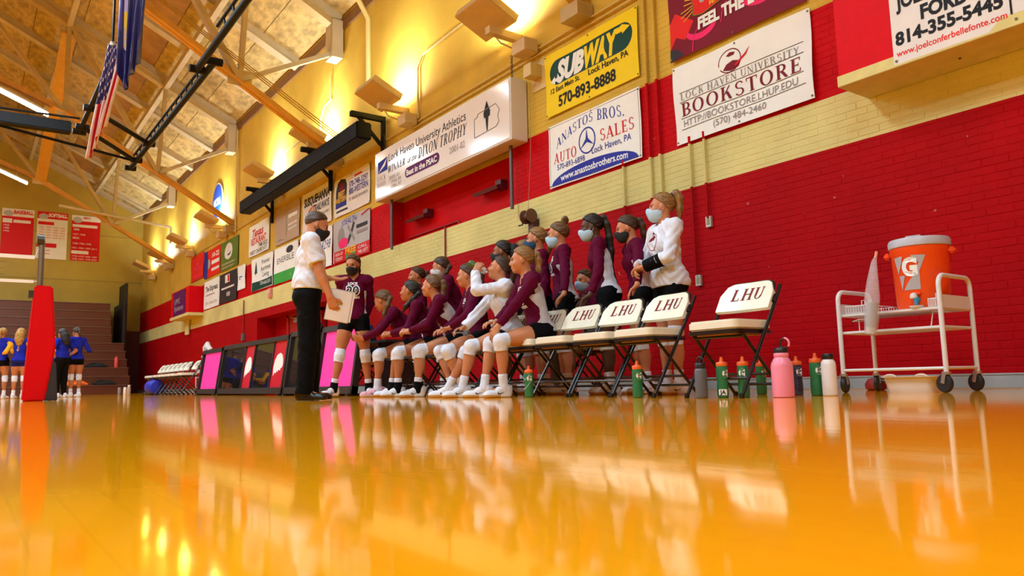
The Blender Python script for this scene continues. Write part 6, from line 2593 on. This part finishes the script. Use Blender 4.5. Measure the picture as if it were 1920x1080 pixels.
def seated(label, x, rzd, lean, head, hands, **kw):
    loc = (x, 4.40, 0)
    ft = kw.pop('feet', {1: ((.13, -.44), 6), -1: ((-.13, -.46), -6)})
    return person(label, loc, D2R(rzd), kw.pop('H', 1.74), pelvis=(0, 0, SEATZ), lean=lean, head=head, hands=hands, feet=ft, knees={1: (.25, -1, .9), -1: (-.25, -1, .9)}, sit=True, **kw)


clasp = lambda y, z, dx=0: {1: dict(t=(.05 + dx, y, z), pole=(.8, .35, -1), f=(-.45, -.9, .05), n=(-.6, .2, -.7), curl=.75), -1: dict(t=(-.05 + dx, y + .01, z), pole=(-.8, .35, -1), f=(.45, -.9, .05), n=(.6, .2, -.7), curl=.75)}
seated('seated player leaning far forward with open hands, next to the standing player', -8.17, -22, (8, 44), (-34, 20, 0), {1: dict(t=(.10, -.60, .68), pole=(1, .1, -.5), f=(-.4, -.9, .15), n=(-.9, .3, .4), curl=.3), -1: dict(t=(-.10, -.62, .68), pole=(-1, .1, -.5), f=(.35, -.9, .2), n=(.9, .3, .5), curl=.25)}, skin='tan', hair='light', style='sidepony', shoe='pink', texts=(('LOCK', .04, .03, .12, .09, 'white'),), feet={1: ((.16, -.44), 10), -1: ((-.16, -.40), -14)})
seated('seated player with dark ponytail looking up at the man in white', -7.67, -24, (8, 34), (-26, -6, 0), clasp(-.50, .71), skin='tan', hair='dark', style='sidepony', ankle_brace=True, texts=(('LOCK', .04, .03, .12, .09, 'white'),), feet={1: ((.15, -.42), 10), -1: ((-.15, -.48), -10)})
seated('seated player with brown hair and pale side panel, hands clasped', -7.17, -24, (8, 33), (-30, -4, 0), clasp(-.52, .71, -.04), skin='fair', hair='light', style='pony', side='pale', ankle_brace=True, texts=(('LOCK', .04, .03, .12, .09, 'white'),), feet={1: ((.15, -.44), 10), -1: ((-.14, -.40), -10)})
seated('seated player with number 7 behind the drinking player', -6.67, -20, (4, 14), (-25, 4, 0), {1: dict(t=(.13, -.36, .70), pole=(1, .4, -.2), f=(-.1, -1, -.1), n=(0, 0, -1), curl=.5), -1: dict(t=(-.14, -.36, .70), pole=(-1, .4, -.2), f=(.1, -1, -.1), n=(0, 0, -1), curl=.5)}, skin='fair', hair='brown', style='pony', number='7', feet={1: ((.16, -.24), 8), -1: ((-.12, -.28), -8)})
loc_d = (-6.17, 4.40, 0)
rz_d = D2R(-20)
dr = seated('seated player in white long sleeves drinking from a bottle', -6.17, -20, (3, 10), (-24, -14, 0), {1: dict(t=(-.054, -.317, 1.25), pole=(.4, -.6, -1), f=(.03, .53, .82), n=(-.86, .40, -.23), curl=.75), -1: dict(t=(-.12, -.44, .67), pole=(-1, .5, -.2), f=(.2, -1, -.25), n=(.3, 0, -1), curl=.5)}, skin='fair', hair='brown', style='pony', top='tee', kneepad=True, feet={1: ((.10, -.50), 4), -1: ((-.30, -.56), -14)})
seated('seated player with blonde ponytail nearest the camera, hand hanging at knee', -5.67, -18, (4, 16), (-22, 2, 0), {1: dict(t=(.09, -.47, .60), pole=(.7, .6, .2), f=(-.25, -.45, -1), n=(-.6, .7, -.1), curl=.35), -1: dict(t=(-.10, -.40, .70), pole=(-1, .4, -.2), f=(.3, -1, -.1), n=(0, 0, -1), curl=.4)}, H=1.80, skin='fair', hair='blonde', style='pony', side='pale', number='10', feet={1: ((.12, -.40), 8), -1: ((-.18, -.50), -16)})

# bottle at the mouth of the drinking player
r = thing('squeeze_bottle', 'clear and green bottle tipped to the mouth of the drinking player', 'bottle', loc_d, rz_d)
mo = Vector(dr['hp'](0, -.105, -.06))
dd = Vector((dr['Rh'] @ np.array((-.15, -1, .28))).tolist()).normalized()
Rt = dd.to_track_quat('Z', 'Y').to_matrix()
m = MB()
m.lathe([(.012, 0), (.013, .02), (.033, .03), (.036, .05)], 18, mo, 0, Rt)
m.build('lid', mat('bottle_lid_clear', (.6, .6, .62), .3), r, smooth=True)
m = MB()
m.lathe([(.036, .05), (.038, .06), (.038, .13), (.036, .14)], 20, mo, 0, Rt)
m.build('body', mat('bottle_clear', (.55, .58, .58), .2), r, smooth=True)
m = MB()
m.lathe([(.036, .14), (.039, .15), (.039, .215), (.034, .225)], 20, mo, 0, Rt)
m.build('base_band', mat('bottle_olive', (.05, .10, .02), .3), r, smooth=True)
r = thing('phone', 'black phone held on the knee of the drinking player', 'phone', loc_d, rz_d)
m = MB()
w = Vector(dr['W'][-1])
m.box(w + Vector((.03, -.075, -.035)), (.14, .07, .012), Matrix.Rotation(.4, 3, 'Z'))
m.build('case', mat('phone_black', (.01, .01, .01), .3), r, bevel=.004)

down = lambda s_=1.0: {q: dict(t=(q * .21 * s_, -.06, .88 * s_), pole=(q * .5, 1, 0), f=(0, -.15, -1), n=(-q, 0, 0), curl=.4) for q in (-1, 1)}


def standing(label, x, y, rzd, H, head, hands=None, **kw):
    return person(label, (x, y, 0), D2R(rzd), H, lean=kw.pop('lean', (0, 3)), head=head, hands=hands or down(H / 1.72), **kw)


FAR = .0085
standing('standing player with bare face in the back row, farthest left', -9.08, 5.0, -15, 1.72, (-5, 2, 0), skin='tan', hair='brown', style='pony', res=FAR)
standing('standing player half hidden between two players at the left of the back row', -8.72, 5.15, -30, 1.70, (-10, 14, 0), skin='fair', hair='light', style='sidepony', res=FAR)
h_loc = (-8.05, 4.98)
standing('back row player with white mask leaning forward on a chair', -8.05, 4.98, -22, 1.74, (-22, 8, 0), {q: dict(t=to_local((-8.05 + q * .2, 4.58, .86), h_loc + (0,), D2R(-22)), pole=(q, .6, 0), f=(0, -1, -.3), n=(0, 0, -1), curl=.5) for q in (-1, 1)}, lean=(6, 24), skin='fair', hair='brown', style='sidepony', mask='white', res=FAR)
standing('back row player with dark curly hair and black mask', -6.84, 4.86, -30, 1.70, (-14, 0, 0), skin='brown', hair='dark', style='puff', mask='black', res=FAR)
standing('back row player almost hidden, only the top of a dark head showing', -7.29, 5.42, -30, 1.80, (-14, 0, 0), skin='tan', hair='dark', style='bun', res=FAR)
standing('back row blonde player with white mask behind the navy mask', -6.95, 5.24, -30, 1.76, (-10, 2, 0), skin='pale', hair='blonde', style='pony', mask='white', res=FAR)
standing('back row player with number 18 and navy mask', -6.36, 4.98, -26, 1.78, (-22, 0, 0), skin='fair', hair='blonde', style='pony', mask='navy', number='18', res=FAR)
m_loc = (-5.98, 4.98, 0)
standing('back row player with hair in a bun and pale blue mask', -5.98, 4.98, -30, 1.77, (-22, 4, 0), {1: dict(t=to_local((-5.60, 4.66, .90), m_loc, D2R(-30)), pole=(.6, 1, 0), f=(0, -.7, -.6), n=(0, -.6, -1), curl=.4), -1: down()[-1]}, skin='fair', hair='light', style='bun', mask='blue', number='15', side='pale', res=FAR)
person('seated player by the wall with pale blue mask, behind the bench', (-6.40, 5.75, 0), D2R(-10), 1.70, pelvis=(0, 0, SEATZ), lean=(3, 10), head=(6, 4, 0), hands={q: dict(t=(q * .14, -.38, .70), pole=(q, .4, -.2), f=(0, -1, -.1), n=(0, 0, -1), curl=.4) for q in (-1, 1)}, feet={1: ((.13, -.44), 0), -1: ((-.13, -.44), 0)}, knees={1: (.2, -1, .9), -1: (-.2, -1, .9)}, skin='fair', hair='brown', style='sidepony', mask='blue', bottom='pants', bottom_col=cloth('grey', (.20, .18, .17)), res=FAR)
c = copy_tree(chair0)
c.location = (-6.40, 5.70, 0)
tag(c, 'cream folding chair against the wall under the masked seated player', 'chair', 'sideline folding chairs')
o_loc = (-5.36, 5.0, 0)
standing('back row player with long black ponytail and yellow hair tie', -5.36, 5.0, -38, 1.75, (-6, 8, 0), {1: dict(t=to_local((-5.22, 4.66, .92), o_loc, D2R(-38)), pole=(.6, 1, 0), f=(-.1, -.8, -.5), n=(0, -.3, -1), curl=.45), -1: dict(t=(-.2, -.2, .95), pole=(-.6, 1, 0), f=(0, -.6, -1), n=(1, 0, 0), curl=.4)}, lean=(3, 12), skin='deep', hair='dark', style='longpony', hairband='yellow', mask='blue', side='white', res=.0075)
p_loc = (-5.10, 5.12, 0)
standing('back row player with black mask resting a hand on a chair', -5.02, 5.12, -30, 1.68, (-14, 12, 0), {1: dict(t=to_local((-4.66, 4.70, .87), (-5.02, 5.12, 0), D2R(-30)), pole=(.8, 1, .1), f=(-.1, -.75, -.65), n=(0, -.5, -1), curl=.35, spread=.12), -1: down()[-1]}, lean=(2, 10), skin='fair', hair='brown', style='pony', mask='black', side='pale', res=.0075)
q_loc = (-4.56, 5.0, 0)
qq = standing('standing player in white long sleeved shirt and pale blue mask, arms folded low', -4.56, 5.0, -18, 1.77, (-30, -2, 0), {1: dict(t=(.02, -.26, 1.10), pole=(1, .35, -.5), f=(-1, -.25, -.15), n=(.1, -.1, -1), curl=.5), -1: dict(t=(-.10, -.24, 1.13), pole=(-1, .35, -.5), f=(.3, -.6, -.8), n=(.5, .5, -.4), curl=.5)}, skin='fair', hair='blonde', style='highpony', top='tee', mask='blue', res=.007)
# black arm sleeve and bird emblem on the white shirt
pv, fv = implicit([Cap(qq['E'][1] * .75 + qq['W'][1] * .25, qq['E'][1] * .08 + qq['W'][1] * .92, .050, .042, .01, True, True)], .007, .012)
grid_mesh('black_arm_sleeve', pv, fv, BLACK_C(), qq['root'])
ro, ri = arc(0, 0, .5, .5, 0, 360, 28), arc(0, 0, .46, .46, 0, 360, 28)
decal('emblem_ring', (ro + ri, [(i, i + 1, 30 + i, 29 + i) for i in range(28)]), 0, .15, .16, qq['ch'] + qq['Rc'] @ V3(-.01, 0, .12), qq['Rc'], qq['to'], ink('maroon'), qq['to'])
decal('emblem', ([(0, 0), (.15, .5), (.4, .8), (.75, .75), (1, .45), (.8, .1), (.4, -.05)], [tuple(range(7))]), 0, .06, .10, qq['ch'] + qq['Rc'] @ V3(-.01, 0, .085), qq['Rc'], qq['to'], ink('maroon'), qq['to'])
decal('emblem', ([(0, 0), (.5, .4), (1, .2), (.6, 1), (.2, .8)], [tuple(range(5))]), 0, .028, .05, qq['ch'] + qq['Rc'] @ V3(-.02, 0, .125), qq['Rc'], qq['to'], ink('maroon'), qq['to'])

# scorers behind the boards
for x, y, t, hh, mk in ((-13.9, 5.55, 'scorer in dark clothes and mask sitting behind the display boards', 'dark', 'navy'), (-11.6, 5.5, 'dark-haired scorer whose head shows above the pink board', 'dark', None)):
    person(t, (x, y, 0), D2R(-10), 1.70, pelvis=(0, 0, SEATZ), lean=(4, 18), head=(0, 12, 0), hands={q: dict(t=(q * .15, -.42, .82), pole=(q, .3, -.3), f=(0, -1, 0), n=(0, 0, -1), curl=.3) for q in (-1, 1)}, feet={1: ((.13, -.40), 0), -1: ((-.13, -.40), 0)}, knees={1: (.2, -1, .9), -1: (-.2, -1, .9)}, skin='fair', hair=hh, style='short' if mk is None else 'pony', mask=mk, top_col=cloth('navy', (.02, .03, .09)), bottom='pants', res=.010)
    c = copy_tree(chair0)
    c.location = (x, y - .05, 0)
    tag(c, 'folding chair under the ' + t.split(' whose')[0].split(' sitting')[0], 'chair', 'scorers chairs')

# the opposing team in blue around their coach
GOLD = cloth('gold', (.80, .42, .02))
B = dict(group='opposing players in blue', res=.012, sex='f')
NAVY = cloth('dark_royal', (.010, .014, .16))
hips = {q: dict(t=(q * .17, -.02, 1.02), pole=(q, .5, 0), f=(-q * .4, -.8, -.3), n=(-q, 0, 0), curl=.4) for q in (-1, 1)}
around = lambda a: {1: dict(t=(.40, -.16, a), pole=(.3, .6, -1), f=(.6, -.8, 0), n=(0, -1, 0), curl=.3), -1: dict(t=(-.40, -.16, a), pole=(-.3, .6, -1), f=(-.6, -.8, 0), n=(0, -1, 0), curl=.3)}
person('opposing player with curly blonde hair and number 7 on a blue back', (-22.4, 1.10, 0), D2R(-110), 1.72, head=(0, 5, 0), hands=around(1.12), skin='tan', hair='golden', style='curly', top_col=BLUE_C(), sleeve_col=GOLD, back_number='7', bottom_col=NAVY, **B)
person('opposing player in blue at the left edge of the picture', (-22.9, .74, 0), D2R(-120), 1.76, head=(0, 5, 0), hands=around(1.1), skin='tan', hair='golden', style='pony', top_col=BLUE_C(), sleeve_col=GOLD, **B)
person('opposing player in blue between the curly blonde and the red post', (-23.4, 1.52, 0), D2R(80), 1.70, head=(0, 10, 0), skin='tan', hair='brown', style='pony', top_col=BLUE_C(), **B)
person('opposing player in blue facing out beside the red post', (-23.3, 1.86, 0), D2R(60), 1.70, head=(0, 10, 0), skin='fair', hair='light', style='pony', top_col=BLUE_C(), sleeve_col=GOLD, **B)
person('opposing coach with dark curly hair, blue shirt and black trousers, hands on hips', (-22.1, 1.98, 0), D2R(-55), 1.70, head=(0, 10, 0), hands=hips, skin='tan', hair='dark', style='curly', top='polo', top_col=BLUE_C(), bottom='pants', shoe='yellow', **B)
person('tall opposing player in blue with gold striped shorts, rightmost of the huddle', (-22.4, 2.32, 0), D2R(-70), 1.78, head=(0, 24, 0), hands=around(1.15), skin='tan', hair='brown', style='pony', top_col=BLUE_C(), **B)
